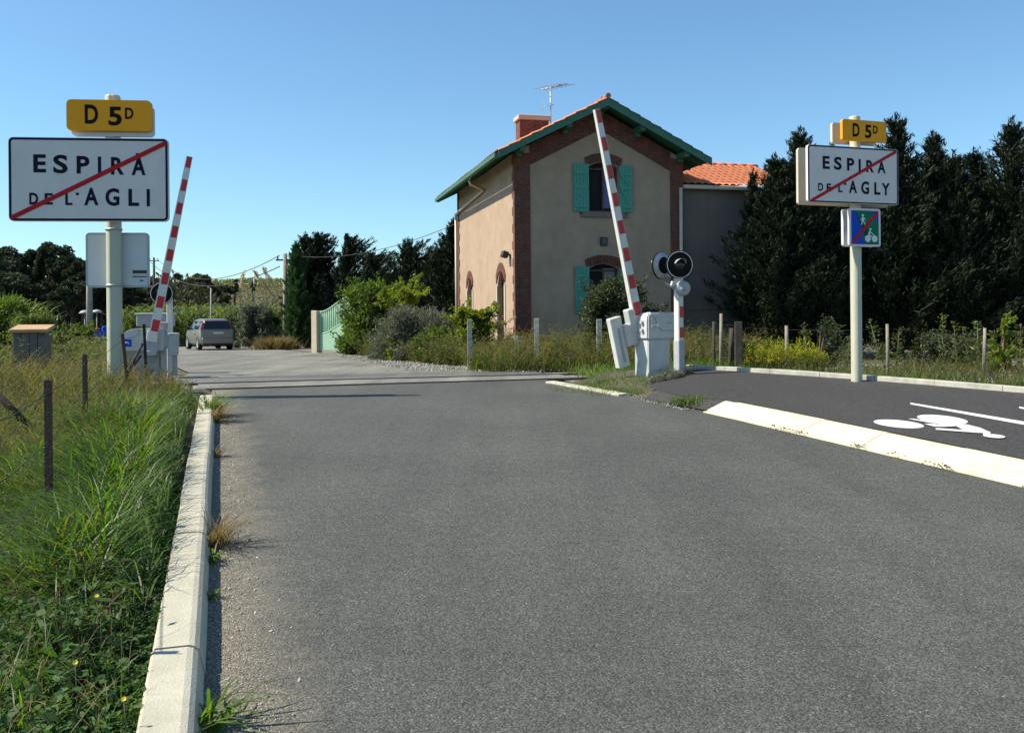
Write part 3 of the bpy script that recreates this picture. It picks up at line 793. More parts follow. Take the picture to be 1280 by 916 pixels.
# ================================================================== LEVEL CROSSING
def barrier_arm(parent, base, length, lean, w0, w1, nband, first_red, name='barrier_arm'):
    """box beam leaning in the local XZ plane"""
    R = Matrix.Translation(base)@Matrix.Rotation(lean,4,'Y')
    mb = MB(); d0, d1 = w0*.55, w1*.55
    A = [(-w0/2,-d0/2,0),(w0/2,-d0/2,0),(w0/2,d0/2,0),(-w0/2,d0/2,0)]; B = [(-w1/2,-d1/2,length),(w1/2,-d1/2,length),(w1/2,d1/2,length),(-w1/2,d1/2,length)]
    a = [mb.bm.verts.new(R@Vector(p)) for p in A]; b = [mb.bm.verts.new(R@Vector(p)) for p in B]
    for i in range(4): mb.bm.faces.new((a[i],a[(i+1)%4],b[(i+1)%4],b[i]))
    mb.bm.faces.new(a[::-1]); mb.bm.faces.new(b)
    arm = mb.build(name, M['barwhite'], parent)
    per = .5; z = length
    while z > .1:
        z2 = max(0.02, z-.245)
        mb = MB()
        for sy in (-1,1):
            q = []
            for zz, sx in ((z2,-1),(z2,1),(z,1),(z,-1)):
                ww = w0+(w1-w0)*zz/length; dd = d0+(d1-d0)*zz/length
                q.append(R@Vector((sx*ww*.40+ww*.06, sy*(dd/2+.003), min(zz,length-.01))))
            mb.poly(q)
        mb.build('red_band', M['barred'], arm)
        z -= per
    return arm
RR = math.radians(30); RY0 = 16.4
RBp = at(810,467,RY0); rz0 = RBp.z
rb = thing('level_crossing_barrier', 'raised red and white barrier with white cabinet on the near right of the track', 'level crossing barrier', (RBp.x,RY0,rz0), RR, 'raised barriers of the level crossing')
def loc(parent_loc, rz, p):
    d = Vector(p)-Vector(parent_loc); c,s = math.cos(rz), math.sin(rz); return Vector((c*d.x+s*d.y, -s*d.x+c*d.y, d.z))
mb = MB(); mb.box((.255,.19,.24),(.51,.38,.74), None, .014,2); pn = mb.build('plinth', M['cab'], rb)
mb = MB(); mb.box((.255,-.003,.30),(.40,.008,.48),None,.003,1); mb.build('access_panel', M['cab'], pn)
mb = MB(); mb.box((.02,-.006,.30),(.02,.012,.58)); mb.build('edge_strip', M['barwhite'], pn)
mb = MB(); mb.prism([(-.035,-.045,.615),(.64,-.045,.615),(.64,-.045,1.06),(.60,-.045,1.10),(.03,-.045,1.10),(-.02,-.045,1.05),(-.035,-.045,.98)],(0,.47,0)); bmesh.ops.recalc_face_normals(mb.bm, faces=list(mb.bm.faces)); bmesh.ops.bevel(mb.bm, geom=list(mb.bm.edges), offset=.022, segments=3, affect='EDGES'); hood = mb.build('hood', M['cab'], rb)
mb = MB(); mb.box((.30,.19,.612),(.60,.40,.02)); mb.build('gasket', M['cabgrey'], hood)
mb = MB(); mb.tube([(.0,-.047,1.045),(.10,-.047,1.035),(.20,-.047,.86),(.28,-.047,.775),(.62,-.047,.765)], .009, 6); mb.build('seam', M['cabgrey'], hood)
mb = MB(); mb.box((.14,-.06,.865),(.13,.03,.045),None,.01,1); mb.tube([(.15,-.05,.865),(.15,-.11,.865)],.03,12); mb.build('latch', M['white'], hood)
mb = MB(); mb.box((.05,-.055,.93),(.05,.02,.20),None,.008,1); mb.box((.05,-.066,.85),(.03,.02,.05)); mb.build('hasp', M['cab'], hood)
for hy,hz in ((.10,.78),(.10,.92),(.27,.90)):
    mb = MB(); mb.tube([(-.03,hy,hz),(-.08,hy,hz)],.033,12); mb.build('hinge', M['cabgrey'], hood)
mb = MB(); mb.box((.47,-.047,.91),(.12,.004,.03)); mb.build('maker_badge', M['cabgrey'], hood)
base = at(796.5,396,RY0+.25); top = at(745.5,137,RY0+.25)
base = at(796.0,396,RY0+.22)
def solve_arm(base, R, px, py):      # lean and rise of an arm that swings in the local XZ plane
    u,v = ray(px,py); c,s = math.cos(R), math.sin(R)
    dx = (u*base.y-base.x)/(c-u*s); return dx, EYE-v*(base.y+dx*s)-base.z
bl = loc(rb.location, RR, base); dxw, L_ = solve_arm(base, RR, 745.5, 137)
lean_ = math.atan2(dxw, L_)
bk = loc(rb.location, RR, at(790,402,RY0+.22)); mb = MB(); mb.box((bk.x,bk.y,bk.z+.02),(.21,.17,.44),euler(0,lean_,0),.02,2); mb.build('arm_bracket', M['cab'], rb)
barrier_arm(rb, bl, math.hypot(L_,dxw), lean_, .185, .115, 8, True)
cw = loc(rb.location, RR, at(774,428,RY0+.1)); mb = MB(); R_ = euler(0,lean_,0)
mb.box((cw.x,cw.y+.03,cw.z),(.25,.13,.92),R_,.012,1); cwo = mb.build('counterweight', M['barwhite'], rb)
mb = MB(); mb.box((cw.x+.03,cw.y-.05,cw.z-.05),(.035,.012,.62),R_); mb.build('slot', M['cabgrey'], cwo)
mb = MB(); q = loc(rb.location, RR, at(787,418,RY0+.2)); mb.box((q.x,q.y,q.z),(.28,.16,.40),R_,.02,1); mb.build('yoke', M['cab'], rb)

# left, far-side barrier
LY = 19.2; LB = at(190,458,LY); lz2 = LB.z
lb = thing('level_crossing_barrier', 'raised red and white barrier with round-topped cabinet on the far left of the track', 'level crossing barrier', (LB.x,LY,lz2), math.radians(14), 'raised barriers of the level crossing')
mb = MB(); mb.box((-.22,.25,.05),(.72,.46,.62),None,.012,1); mb.build('plinth', M['concrete'], lb)
mb = MB(); prof = [(-.62,.33),(.25,.33),(.25,.78),(.20,.80),(-.34,.80),(-.46,.77),(-.55,.70),(-.60,.60),(-.62,.5)]
mb.prism([(x,-.04,z) for x,z in prof],(0,.58,0)); bmesh.ops.bevel(mb.bm, geom=list(mb.bm.edges), offset=.015, segments=2, affect='EDGES'); hood = mb.build('hood', M['cab'], lb)
mb = MB(); mb.box((-.49,-.043,.50),(.2,.004,.15)); ph = mb.build('telephone_label', M['blue'], hood)
mb = MB(); mb.tube([(-.545,-.047,.47),(-.54,-.047,.50),(-.49,-.047,.515),(-.45,-.047,.50),(-.445,-.047,.47)], .013,6); mb.build('telephone_symbol', M['white'], ph)
top = at(232,195,LY); base = at(191,424,LY)
bl = Vector((.02,-.10,base.z-lz2-.05)); L_ = top.z-base.z+.05; dxw = (top.x-base.x)/math.cos(math.radians(14))*1.04
barrier_arm(lb, bl, math.hypot(L_,dxw), math.atan2(dxw,L_), .185, .12, 8, True)
mb = MB(); mb.box((0.02,-.03,.52),(.26,.16,.44),euler(0,.17,0),.015,1); mb.box((.0,-.06,.28),(.20,.14,.10),None,.01,1); mb.build('arm_bracket', M['cabgrey'], lb)
mb = MB(); R_ = euler(0,.12,0)
mb.box((.20,.10,.62),(.16,.10,.62),R_,.012,1); mb.box((.42,.0,.46),(.19,.10,.48),euler(0,.06,0),.012,1); mb.box((.42,.2,.46),(.19,.10,.48),euler(0,.06,0),.012,1); mb.box((.30,.10,.55),(.14,.24,.30),None,.02,1)
mb.box((.22,.1,.08),(.10,.1,.45)); mb.box((.44,.1,.05),(.10,.1,.5)); mb.build('counterweight', M['cabgrey'], lb)

# signal lamps
def disc_head(parent, c, r, rz, name='lamp_head', hood_out=.2, back=False):
    Rm = Matrix.Translation(c)@Matrix.Rotation(rz,4,'Z')@Matrix.Rotation(PI/2,4,'X')     # local +Z points to -Y
    mb = MB(); mb.lathe([(0,-.05),(r*.5,-.07),(r*.93,-.01),(r*.93,.012),(r*.35,-.005),(0,-.005)], 40, Rm); hd = mb.build(name, M['black'], parent)
    if back:
        mb = MB(); mb.lathe([(r*.62,-.066),(r*.97,-.022)], 40, Rm); mb.build('back_plate', M['galv'], hd)
    mb = MB(); mb.lathe([(r*.90,-.012),(r*.965,-.012),(r*.965,.014),(r*.90,.014),(r*.90,-.012)], 40, Rm); mb.build('white_rim', M['barwhite'], hd)
    mb = MB(); mb.lathe([(r*.967,-.02),(r,-.02),(r,.016),(r*.967,.016)], 40, Rm); mb.build('outer_edge', M['black'], hd)
    mb = MB(); mb.lathe([(r*.40,-.003),(r*.36,.02),(r*.2,.035),(0,.04)], 24, Rm); mb.build('lens', M['glass'], hd)
    # hood over lens: part of a cone, open below
    mb = MB(); n = 14; A=[];B=[]
    for k in range(n+1):
        a = PI*.06+PI*.88*k/n
        A.append(mb.bm.verts.new(Rm@Vector((r*.43*math.cos(a), r*.43*math.sin(a), 0))))
        B.append(mb.bm.verts.new(Rm@Vector((r*.43*math.cos(a)*.97, r*.43*math.sin(a)*.97, hood_out*math.sin(a)**.5))))
    for k in range(n): mb.bm.faces.new((A[k],A[k+1],B[k+1],B[k]))
    mb.build('visor', M['cabgrey'], hd)
    return hd
sp = at(849,464,16.0); 
sg = thing('crossing_signal', 'red and white banded signal post with black round lamp and bell by the right barrier', 'railway signal', (sp.x,16.0,sp.z), math.radians(35), 'lamp signals of the level crossing')
zs = lambda py: at(849,py,16.0).z-sp.z
mb = MB(); mb.box((0,0,(zs(345))/2-.1),(.125,.125,zs(345)+.2),None,.012,1); post = mb.build('post', M['barwhite'], sg)
mb = MB(); mb.box((0,0,(zs(425)+zs(468))/2),(.142,.142,zs(425)-zs(468)),None,.01,1); mb.build('sleeve', M['cabgrey'], sg)
for a,b_ in ((383,397),(409,422)):
    mb = MB(); z0,z1 = zs(b_),zs(a)
    mb.poly([(-.040,-.0655,z0),(.0615,-.0655,z0),(.0615,-.0655,z1),(-.040,-.0655,z1)]); mb.build('red_band', M['barred'], post)
hp = loc(sg.location, math.radians(35), at(849.5,331,15.82)); disc_head(sg, hp, 17.6*15.82/F, math.radians(-25), hood_out=.16)
hp = loc(sg.location, math.radians(35), at(826.5,332,16.0)); disc_head(sg, hp, 17.0*16.0/F, math.radians(-35-140), hood_out=.2, back=True)
mb = MB(); a = loc(sg.location, math.radians(35), at(827,343,16.0)); b_ = loc(sg.location, math.radians(35), at(850,345,16.0))
mb.tube([a,b_],.025,8); mb.tube([loc(sg.location, math.radians(35), at(832,353,16)), (0,0,zs(364))],.03,6); mb.build('lamp_bracket', M['galv'], sg)
c = loc(sg.location, math.radians(35), at(853.5,360.5,15.86)); r = 9.5*15.9/F
mb = MB(); mb.lathe([(0,.055),(r*.2,.055),(r*.2,.04),(r*.55,.04),(r*.9,.03),(r,.012),(r,-.05),(r*.8,-.07),(0,-.07)], 28, Matrix.Translation(c)@Matrix.Rotation(math.radians(-32),4,'Z')@Matrix.Rotation(PI/2,4,'X')); mb.build('bell', M['cabgrey'], sg)
mb = MB(); mb.box((-.12,-.05,zs(357)),(.22,.05,.09),euler(0,.3,0),.008,1); mb.build('bell_bracket', M['cab'], sg)

s2 = at(206,455,20.2)
s2t = thing('crossing_signal', 'round black lamp with white rim behind the left barrier arm', 'railway signal', (s2.x,20.2,terrain_z(s2.x,20.2)), 0.1, 'lamp signals of the level crossing')
hz = at(203,367,20.2); mb = MB(); mb.box((.10,.06,(hz.z-terrain_z(s2.x,20.2))/2),(.11,.11,hz.z-terrain_z(s2.x,20.2)+.2),None,.01,1); mb.build('post', M['barwhite'], s2t)
disc_head(s2t, (hz.x-s2.x,-.06,hz.z-terrain_z(s2.x,20.2)), 13.8*20.2/F, 0.1)
p = at(195,400,21.4); gzz = terrain_z(p.x,21.4)
eq = thing('equipment_cabinet', 'light grey equipment cabinet standing behind the left barrier', 'cabinet', (p.x,21.4,gzz), .14)
mb = MB(); hh = at(195,393,21.4).z-gzz; mb.box((0,0,hh-.14),(.78,.4,.28),None,.015,1); mb.build('housing', M['cabgrey'], eq)
mb = MB(); mb.box((0,0,hh+.01),(.84,.46,.04),None,.01,1); mb.build('lid', M['cab'], eq)
mb = MB(); mb.box((0,0,(hh-.28)/2),(.5,.3,hh-.26),None,.01,1); mb.build('stand', M['cabgrey'], eq)
# ================================================================== HOUSE
TH = .2526; HX0, HY0, HZ0 = .1233, 27.70, .41
HW, HL = 5.49, 8.97
ce, se = math.cos(TH), math.sin(TH)
def front(px,py,t=0.0):      # picture point on the plane parallel to the front at depth t -> local (x,z)
    u,v = ray(px,py); nx_,ny_ = -se, ce
    Y = (nx_*HX0+ny_*HY0+t)/(nx_*u+ny_)
    X = u*Y; return ((X-HX0)*ce+(Y-HY0)*se, EYE-v*Y-HZ0)
def side(px,py,s=0.0):       # point on the left wall -> (y,z)
    u,v = ray(px,py)
    Y = (ce*HX0+se*HY0+s)/(ce*u+se)
    X = u*Y; return (-(X-HX0)*se+(Y-HY0)*ce, EYE-v*Y-HZ0)
hs = thing('station_house', 'two storey beige house with red brick corners, green eaves and turquoise shutters', 'house', (HX0,HY0,HZ0), TH)
Q, O = .652, .72
EAVE, PEAK = 6.21, 7.96
SL = (PEAK-EAVE)/(HW/2+Q)
def roofz(x): return EAVE+(x+Q)*SL if x < HW/2 else EAVE+(HW+Q-x)*SL
RT = .16
wz = lambda x: roofz(x)-RT-.10
def archpts(x0,x1,z0,z1,rise,n=10):
    out = [(x0,z0),(x1,z0)]
    for k in range(n+1):
        t = k/n; out.append((x1+(x0-x1)*t, z1-rise+rise*math.sin(PI*t)**.8 if 0<t<1 else z1-rise))
    return out
# openings on the front
ux0 = front(735.5,240)[0]; ux1 = front(773,240)[0]; uz0 = front(755,265)[1]; uz1 = front(755,203)[1]
lx0 = front(736,360)[0]; lx1 = front(774,360)[0]; lz0 = front(755,393)[1]; lz1 = front(755,330)[1]
front_holes = [archpts(ux0,ux1,uz0,uz1,.16), archpts(lx0,lx1,lz0,lz1,.16)]
y1a,y1b = sorted((side(622.5,380)[0], side(631,380)[0])); y2a,y2b = sorted((side(584.6,365)[0], side(590.6,365)[0]))
z1t = side(627,339)[1]; z2t = side(587.5,348)[1]
side_holes = [archpts(y1a,y1b,.12,z1t,(y1b-y1a)*.45), archpts(y2a,y2b,z2t-1.15,z2t,(y2b-y2a)*.45)]
mb = MB()
mb.holed([(0,-.4),(HW,-.4),(HW,wz(HW)),(HW/2,wz(HW/2)),(0,wz(0))], front_holes, lambda u,v,d: (u,d,v), .22)
mb.holed([(0,-.4),(HL,-.4),(HL,wz(0)),(0,wz(0))], side_holes, lambda u,v,d: (d,u,v), .2)
mb.poly([(HW,0,-.4),(HW,HL,-.4),(HW,HL,wz(HW)),(HW,0,wz(HW))])
mb.poly([(0,HL,-.4),(HW,HL,-.4),(HW,HL,wz(HW)),(HW/2,HL,wz(HW/2)),(0,HL,wz(0))])
wall = mb.build('wall', M['plaster'], hs, recalc=False)
bmesh_fix = bmesh.new(); bmesh_fix.from_mesh(wall.data); bmesh.ops.remove_doubles(bmesh_fix, verts=list(bmesh_fix.verts), dist=1e-4); bmesh.ops.recalc_face_normals(bmesh_fix, faces=list(bmesh_fix.faces)); bmesh_fix.to_mesh(wall.data); bmesh_fix.free()
# brick corners with toothed inner edges
def quoin(x0, x1, ytooth0, y_is_left, name='brick_corner'):
    pass
mb = MB(); pr = .03
qw = .47
def zrow(i): return -.3+i*.26
nr = int((wz(0)+.3)/.26)
for i in range(nr+1):
    z0 = zrow(i); z1 = min(zrow(i+1), wz(0)-.02); 
    if z1 <= z0: continue
    mb.box(((-pr+qw)/2, .0, (z0+z1)/2), (qw+pr, pr*2+.0, z1-z0))
    wl = .16 if i%2 else .28
    mb.box((.0, (pr+.001+wl)/2, (z0+z1)/2), (pr*2, wl-pr, z1-z0))
mb.build('brick_corner', M['brick'], hs)
mb = MB()
for i in range(nr+1):
    z0 = zrow(i); z1 = min(zrow(i+1), wz(0)-.02)
    if z1 <= z0: continue
    mb.box((HW-(qw-.06-pr)/2, .0, (z0+z1)/2), (qw-.06+pr, pr*2, z1-z0))
mb.build('brick_corner', M['brick'], hs)
mb = MB()
for i in range(nr+1):
    z0 = zrow(i); z1 = min(zrow(i+1), wz(0)-.02)
    if z1 <= z0: continue
    wl = .22 if i%2 else .34
    mb.box((0, HL-wl/2, (z0+z1)/2), (pr*2, wl, z1-z0))
mb.build('brick_corner', M['brick'], hs)
# gable band under the rake
bwid = .62
for sgn in (0,1):
    mb = MB()
    xa, xb = (qw, HW/2-.0) if not sgn else (HW/2+.0, HW-qw+.06)
    mb.prism([(xa,-pr,wz(xa)-bwid),(xb,-pr,wz(xb)-bwid),(xb,-pr,wz(xb)-.01),(xa,-pr,wz(xa)-.01)],(0,pr-.001,0))
    mb.build('gable_band', M['brick'], hs)
# arches, sills, windows, shutters
def arch(name, x0, x1, z, rise, tk, to3, mat, n=15, ext=.08):
    mb = MB()
    for k in range(n):
        q = []
        for t, o in ((k/n+.006,0),((k+1)/n-.006,0),((k+1)/n-.006,tk),(k/n+.006,tk)):
            x = x0-ext+(x1-x0+2*ext)*t; xc = (x0+x1)/2
            zz = z-rise+rise*math.sin(PI*t)**.8+o+ (0)
            q.append((xc+(x-xc)*(1+o*.35), zz))
        mb.prism([to3(a,b,-.035) for a,b in q], Vector(to3(0,0,.034))-Vector(to3(0,0,0)))
    return mb.build(name, mat, hs)
F3 = lambda a,b,d: (a,d,b)
S3 = lambda a,b,d: (d,a,b)
for (x0,x1,z0,z1,curt) in ((ux0,ux1,uz0,uz1,True),(lx0,lx1,lz0,lz1,False)):
    arch('brick_arch', x0, x1, z1+.01, .17, .27, F3, M['brick'])
    wn = MB(); wn.box(((x0+x1)/2,.21,(z0+z1)/2),(x1-x0+.02,.02,z1-z0+.02)); wd = wn.build('window', M['dark'], hs)
    fm = MB(); xm = (x0+x1)/2
    for xx in (x0+.03,x1-.03): fm.box((xx,.15,(z0+z1)/2-.05),(.06,.05,z1-z0-.1))
    fm.box((xm,.15,z0+.03),(x1-x0-.13,.05,.06)); fm.box((xm,.15,z1-.2),(x1-x0-.13,.05,.06))
    fm.box((xm+.02,.15,(z0+z1)/2-.08),(.05,.05,z1-z0-.30)); fm.build('frame', M['brownwood'], wd)
    gl = MB(); gl.box((x0+(x1-x0)*.72,.165,(z0+z1)/2),((x1-x0)*.40,.006,z1-z0-.25)); gl.build('pane', M['glass'] if not curt else M['curtain'], wd)
    sb = MB(); sb.box((xm,-.02,z0-.09),(x1-x0+.55,.10,.17),None,.008,1); sb.build('sill', M['trim'] if False else M['plaster2'], hs)
def shutter(xa, xb, za, zb, flip):
    mb = MB(); w = xb-xa; n = 5
    for k in range(n): mb.box((xa+w*(k+.5)/n,-.055,(za+zb)/2),(w/n-.006,.028,zb-za),None,.004,1)
    sh = mb.build('shutter', M['shutter'], hs)
    mb = MB()
    for z in (za+.16, (za+zb)/2+.02, zb-.28): mb.box(((xa+xb)/2,-.08,z),(w-.04,.022,.085))
    z1_,z2_ = za+.2,(za+zb)/2-.02
    for (p,q) in (((xa+.06 if flip else xb-.06, za+.2),(xb-.06 if flip else xa+.06,(za+zb)/2-.02)),((xa+.06 if flip else xb-.06,(za+zb)/2+.06),(xb-.06 if flip else xa+.06,zb-.32))):
        d = Vector((q[0]-p[0],0,q[1]-p[1])); mb.box(((p[0]+q[0])/2,-.079,(p[1]+q[1])/2),(.07,.02,d.length),euler(0,math.atan2(d.x,d.z),0))
    mb.build('brace', M['shutter'], sh)
    mb = MB(); mb.box(((xa+xb)/2,-.05,za-.05),(.06,.06,.06)); mb.build('shutter_stop', M['cardark'], sh)
a,b_ = front(716,205)[0], front(735.3,205)[0]; shutter(a,b_,front(725,264.5)[1],front(725,205)[1],True)
a,b_ = front(773.2,207)[0], front(789.5,207)[0]; shutter(a,b_,front(781,265.5)[1],front(781,207.5)[1],False)
a,b_ = front(718,333)[0], front(736,333)[0]; shutter(a,b_,front(727,393)[1],front(727,333)[1],True)
a,b_ = front(774,333)[0], front(790,333)[0]; shutter(a,b_,front(781,394)[1],front(781,336)[1],False)
# left wall openings
for (ya,yb,za,zb,kind) in ((y1a,y1b,.12,z1t,'door'),(y2a,y2b,z2t-1.15,z2t,'window')):
    mb = MB(); mb.box((.17,(ya+yb)/2,(za+zb)/2),(.03,yb-ya+.02,zb-za+.02)); dd = mb.build(kind, M['brownwood'], hs)
    mb = MB(); 
    for yy in (ya+.04,yb-.04): mb.box((.14,yy,(za+zb)/2-.1),(.04,.07,zb-za-.2))
    mb.box((.14,(ya+yb)/2,za+(zb-za)*.45),(.04,yb-ya-.15,.08)); mb.build('frame', M['brownwood'], dd)
    arch('brick_arch', ya, yb, zb+.02, (yb-ya)*.45, .26, S3, M['brick'], 11, .12)
    for yy in (ya-.08,yb+.08):
        mb = MB(); mb.box((-.005,yy,(za+zb)/2-(yb-ya)*.25),(.05,.14,zb-za-(yb-ya)*.5)); mb.build('stone_surround', M['trim'], hs)
# roof
def tile_sheet(name, x_at, z_at, y0, y1, along, mat, parent, pitch=.21, row=.36, amp=.045, sub=8):
    """x_at/z_at(t): slope line from eave (0) to ridge (1); tiles run down the slope, pitch along y"""
    ncol = int((y1-y0)/pitch)*sub; nrow = max(2,int(along/row)); V=[]; R_ = []
    ts = []
    for r in range(nrow):
        ts += [(r/nrow, .028), ((r+.999)/nrow, .0)]
    for t,dz in ts:
        for k in range(ncol+1):
            y = y0+(y1-y0)*k/ncol
            j = math.sin(k//sub*12.9+round(t*nrow)*78.2)*.008
            V.append((x_at(t), y, z_at(t)+dz+amp*abs(math.sin(PI*k/sub))+j))
    n = ncol+1; Qd = []
    for r in range(len(ts)-1):
        for k in range(ncol): i = r*n+k; Qd.append((i,i+1,i+n+1,i+n))
    return fast(name, V, Qd, mat, parent, smooth=False)
slope_len = math.hypot(HW/2+Q, PEAK-EAVE)
mb = MB()
for sg_ in (0,1):
    xe, xr = (-Q, HW/2) if not sg_ else (HW+Q, HW/2)
    mb.prism([(xe,-O,EAVE-.06),(xr,-O,PEAK-.06),(xr,-O,PEAK-.06-.05),(xe,-O,EAVE-.06-.05)],(0,HL+2*O,0))
deck = mb.build('roof', M['greenwood'], hs)
t1 = tile_sheet('roof_tiles', lambda t: -Q-.06+(HW/2+Q+.06)*t, lambda t: EAVE-.06+(PEAK-EAVE)*t, -O-.05, HL+O+.05, slope_len, M['tile'], deck)
t2 = tile_sheet('roof_tiles', lambda t: HW+Q+.06-(HW/2+Q+.06)*t, lambda t: EAVE-.06+(PEAK-EAVE)*t, -O-.05, HL+O+.05, slope_len, M['tile'], deck)
mb = MB()
for k in range(24): 
    y = -O-.05+k*(HL+2*O+.1)/24; mb.tube([(HW/2,y,PEAK+.0),(HW/2,y+.44,PEAK-.015)],[.085,.075],10)
mb.build('ridge_tiles', M['tile'], deck)
# fascia boards, purlin ends, rafters
for sg_ in (0,1):
    xe, xr = (-Q-.03, HW/2) if not sg_ else (HW+Q+.03, HW/2)
    for yf in (-O-.02, HL+O-.01):
        mb = MB(); mb.prism([(xe,yf,EAVE-.02),(xr,yf,PEAK-.04),(xr,yf,PEAK-.30),(xe,yf,EAVE-.25)],(0,.035,0)); mb.build('fascia', M['greenwood'], hs)
for x in (.08, 1.55, HW/2, HW-1.55, HW-.10):
    z = roofz(x)-.27; mb = MB(); mb.box((x,-.31,z),(.17,.66,.19),None,.01,1); mb.box((x,-.10,z-.14),(.15,.20,.12),None,.01,1); mb.build('purlin_end', M['greenwood'], hs)
for k in range(12):
    y = -.2+k*.8
    for sg_ in (0,1):
        x0 = -Q+.06 if not sg_ else HW+Q-.06; x1 = .02 if not sg_ else HW-.02
        mb = MB(); mb.prism([(x0,y,roofz(x0)-.125),(x1,y,roofz(x1)-.125),(x1,y,roofz(x1)-.24),(x0,y,roofz(x0)-.20)],(0,.08,0)); mb.build('rafter', M['greenwood'], hs)
mb = MB(); mb.prism([(-Q-.02,-O,EAVE-.10),(-Q-.15,-O,EAVE-.10),(-Q-.15,-O,EAVE-.22),(-Q-.02,-O,EAVE-.22)],(0,HL+2*O,0)); mb.build('gutter', M['greenwood'], hs)
# downpipe on the left wall
pA = side(586,221,-Q); pB = side(604.5,237.5,-.07); pC = side(573,265,-.07)
mb = MB(); mb.tube([(-Q+.02,pB[0]-.2,EAVE-.2),(-Q+.1,pB[0]-.1,EAVE-.35),(-.07,pB[0],pB[1]),(-.07,pC[0],pC[1]),(-.07,HL+.06,pC[1]-.1)],.05,10); mb.tube([(-.07,HL+.08,pC[1]),(-.07,HL+.08,0)],.05,8); mb.build('downpipe', M['pipe'], hs)
# lamps
yy,zz = side(637.5,318.6,0)
mb = MB(); mb.box((-.05,yy,zz),(.10,.08,.05)); mb.box((-.17,yy,zz+.01),(.20,.26,.20),euler(0,.3,0),.02,1); mb.build('floodlight', M['cardark'], hs)
xx,zz = front(754,302)
mb = MB(); mb.box((xx,-.05,zz),(.22,.10,.26),None,.01,1); lamp_ = mb.build('wall_lamp', M['cardark'], hs)
mb = MB(); mb.box((xx,-.103,zz),(.11,.01,.16)); mb.build('lamp_glass', M['glass'], lamp_)
# chimney
mb = MB(); mb.box((1.55,3.5,7.35),(1.02,.55,1.35)); ch = mb.build('chimney', M['brick'], deck)
mb = MB(); mb.box((1.55,3.5,8.10),(1.16,.70,.17),None,.02,1); mb.build('chimney_cap', M['trim'], ch)
# aerial
mz0, mz1 = 7.4, 9.25; ax, ay = 2.16, 3.3
mb = MB(); mb.tube([(ax,ay,mz0),(ax,ay,mz1)],.022,8); an = mb.build('aerial', M['galv'], hs)
mb = MB()
mb.tube([(ax-.35,ay+.1,mz1-.14),(ax+.55,ay-.15,mz1+.03)],.015,6)
for k in range(7):
    t = k/6; c = Vector((ax-.35,ay+.1,mz1-.14)).lerp(Vector((ax+.55,ay-.15,mz1+.03)),t); l = .36-.12*abs(t-.5)
    mb.tube([c+Vector((-l,-.25*l,.02)),c+Vector((l,.25*l,.02))],.008,5)
mb.tube([(ax-.3,ay,mz1-.75),(ax+.12,ay,mz1-.66)],.012,5); mb.tube([(ax-.28,ay-.1,mz1-.62),(ax-.28,ay+.1,mz1-.86)],.008,5)
mb.box((ax+.3,ay-.08,mz1+.0),(.09,.06,.06)); mb.build('aerial_rods', M['galv'], an)
# annex
ax0, ax1 = HW+.04, HW+4.2; ag = front(900,235,.35)[1]; ar = front(880,207,3.2)[1]
mb = MB(); mb.box(((ax0+ax1)/2,3.2,(ag-.4)/2-.02),(ax1-ax0,5.7,ag+.35)); wA = mb.build('annex_wall', M['plaster2'], hs)
mb = MB(); mb.box(((ax0+ax1)/2,.335,front(870,386,.35)[1]),(ax1-ax0,.03,.05)); mb.box((HW+1.05,.34,ag*.5),(.02,.025,ag)); mb.build('render_joint', M['plaster2'], wA)
# the annex tiles: slope from gutter up to ridge; built with pitch along x
def annex_sheet(ya, za, yb, zb, nm):
    pitch=.24; sub=8; ncol = int((ax1-ax0+.2)/pitch)*sub; al = math.hypot(yb-ya,zb-za); nrow = int(al/.38); V=[]; ts=[]
    for r in range(nrow): ts += [(r/nrow,.035),((r+.999)/nrow,0)]
    for t,dz in ts:
        for k in range(ncol+1):
            p = (k%sub)/sub
            V.append((ax0+(ax1+.2-ax0)*k/ncol, ya+(yb-ya)*t, za+(zb-za)*t+dz+.055*math.sin(PI*p)**.7+math.sin(k//sub*7.1+round(t*nrow)*3.3)*.006))
    n=ncol+1; Qd=[]
    for r in range(len(ts)-1):
        for k in range(ncol): i=r*n+k; Qd.append((i,i+1,i+n+1,i+n))
    return fast(nm, V, Qd, M['tile2'], hs)
annex_sheet(.12,ag+.02,3.2,ar,'annex_roof'); annex_sheet(6.3,ag+.02,3.2,ar,'annex_roof')
mb = MB()
for k in range(11): mb.tube([(ax0+k*.40,3.2,ar+.02),(ax0+k*.40+.43,3.2,ar+.0)],[.12,.10],10)
mb.build('ridge_tiles', M['tile2'], hs)
mb = MB(); mb.box(((ax0+ax1)/2,.14,ag-.03),(ax1-ax0+.1,.14,.13),None,.02,1); mb.tube([(ax0-.08,.10,ag-.05),(ax0-.13,.12,ag-.28),(ax0-.13,.25,ag-.4)],.05,8)
mb.tube([(ax0-.12,-.08,ag-.1),(ax0-.12,-.08,0)],.055,10); mb.build('annex_gutter', M['pipe'], hs)

# ================================================================== CAR
CZ = road_z(47); cpt = at(268,437,47.0)
car = thing('parked_car', 'champagne grey compact family car seen from behind on the far road', 'car', (-15.2,47.2,road_z(47.2)), math.radians(31)); car.scale = (1,1,1.05)
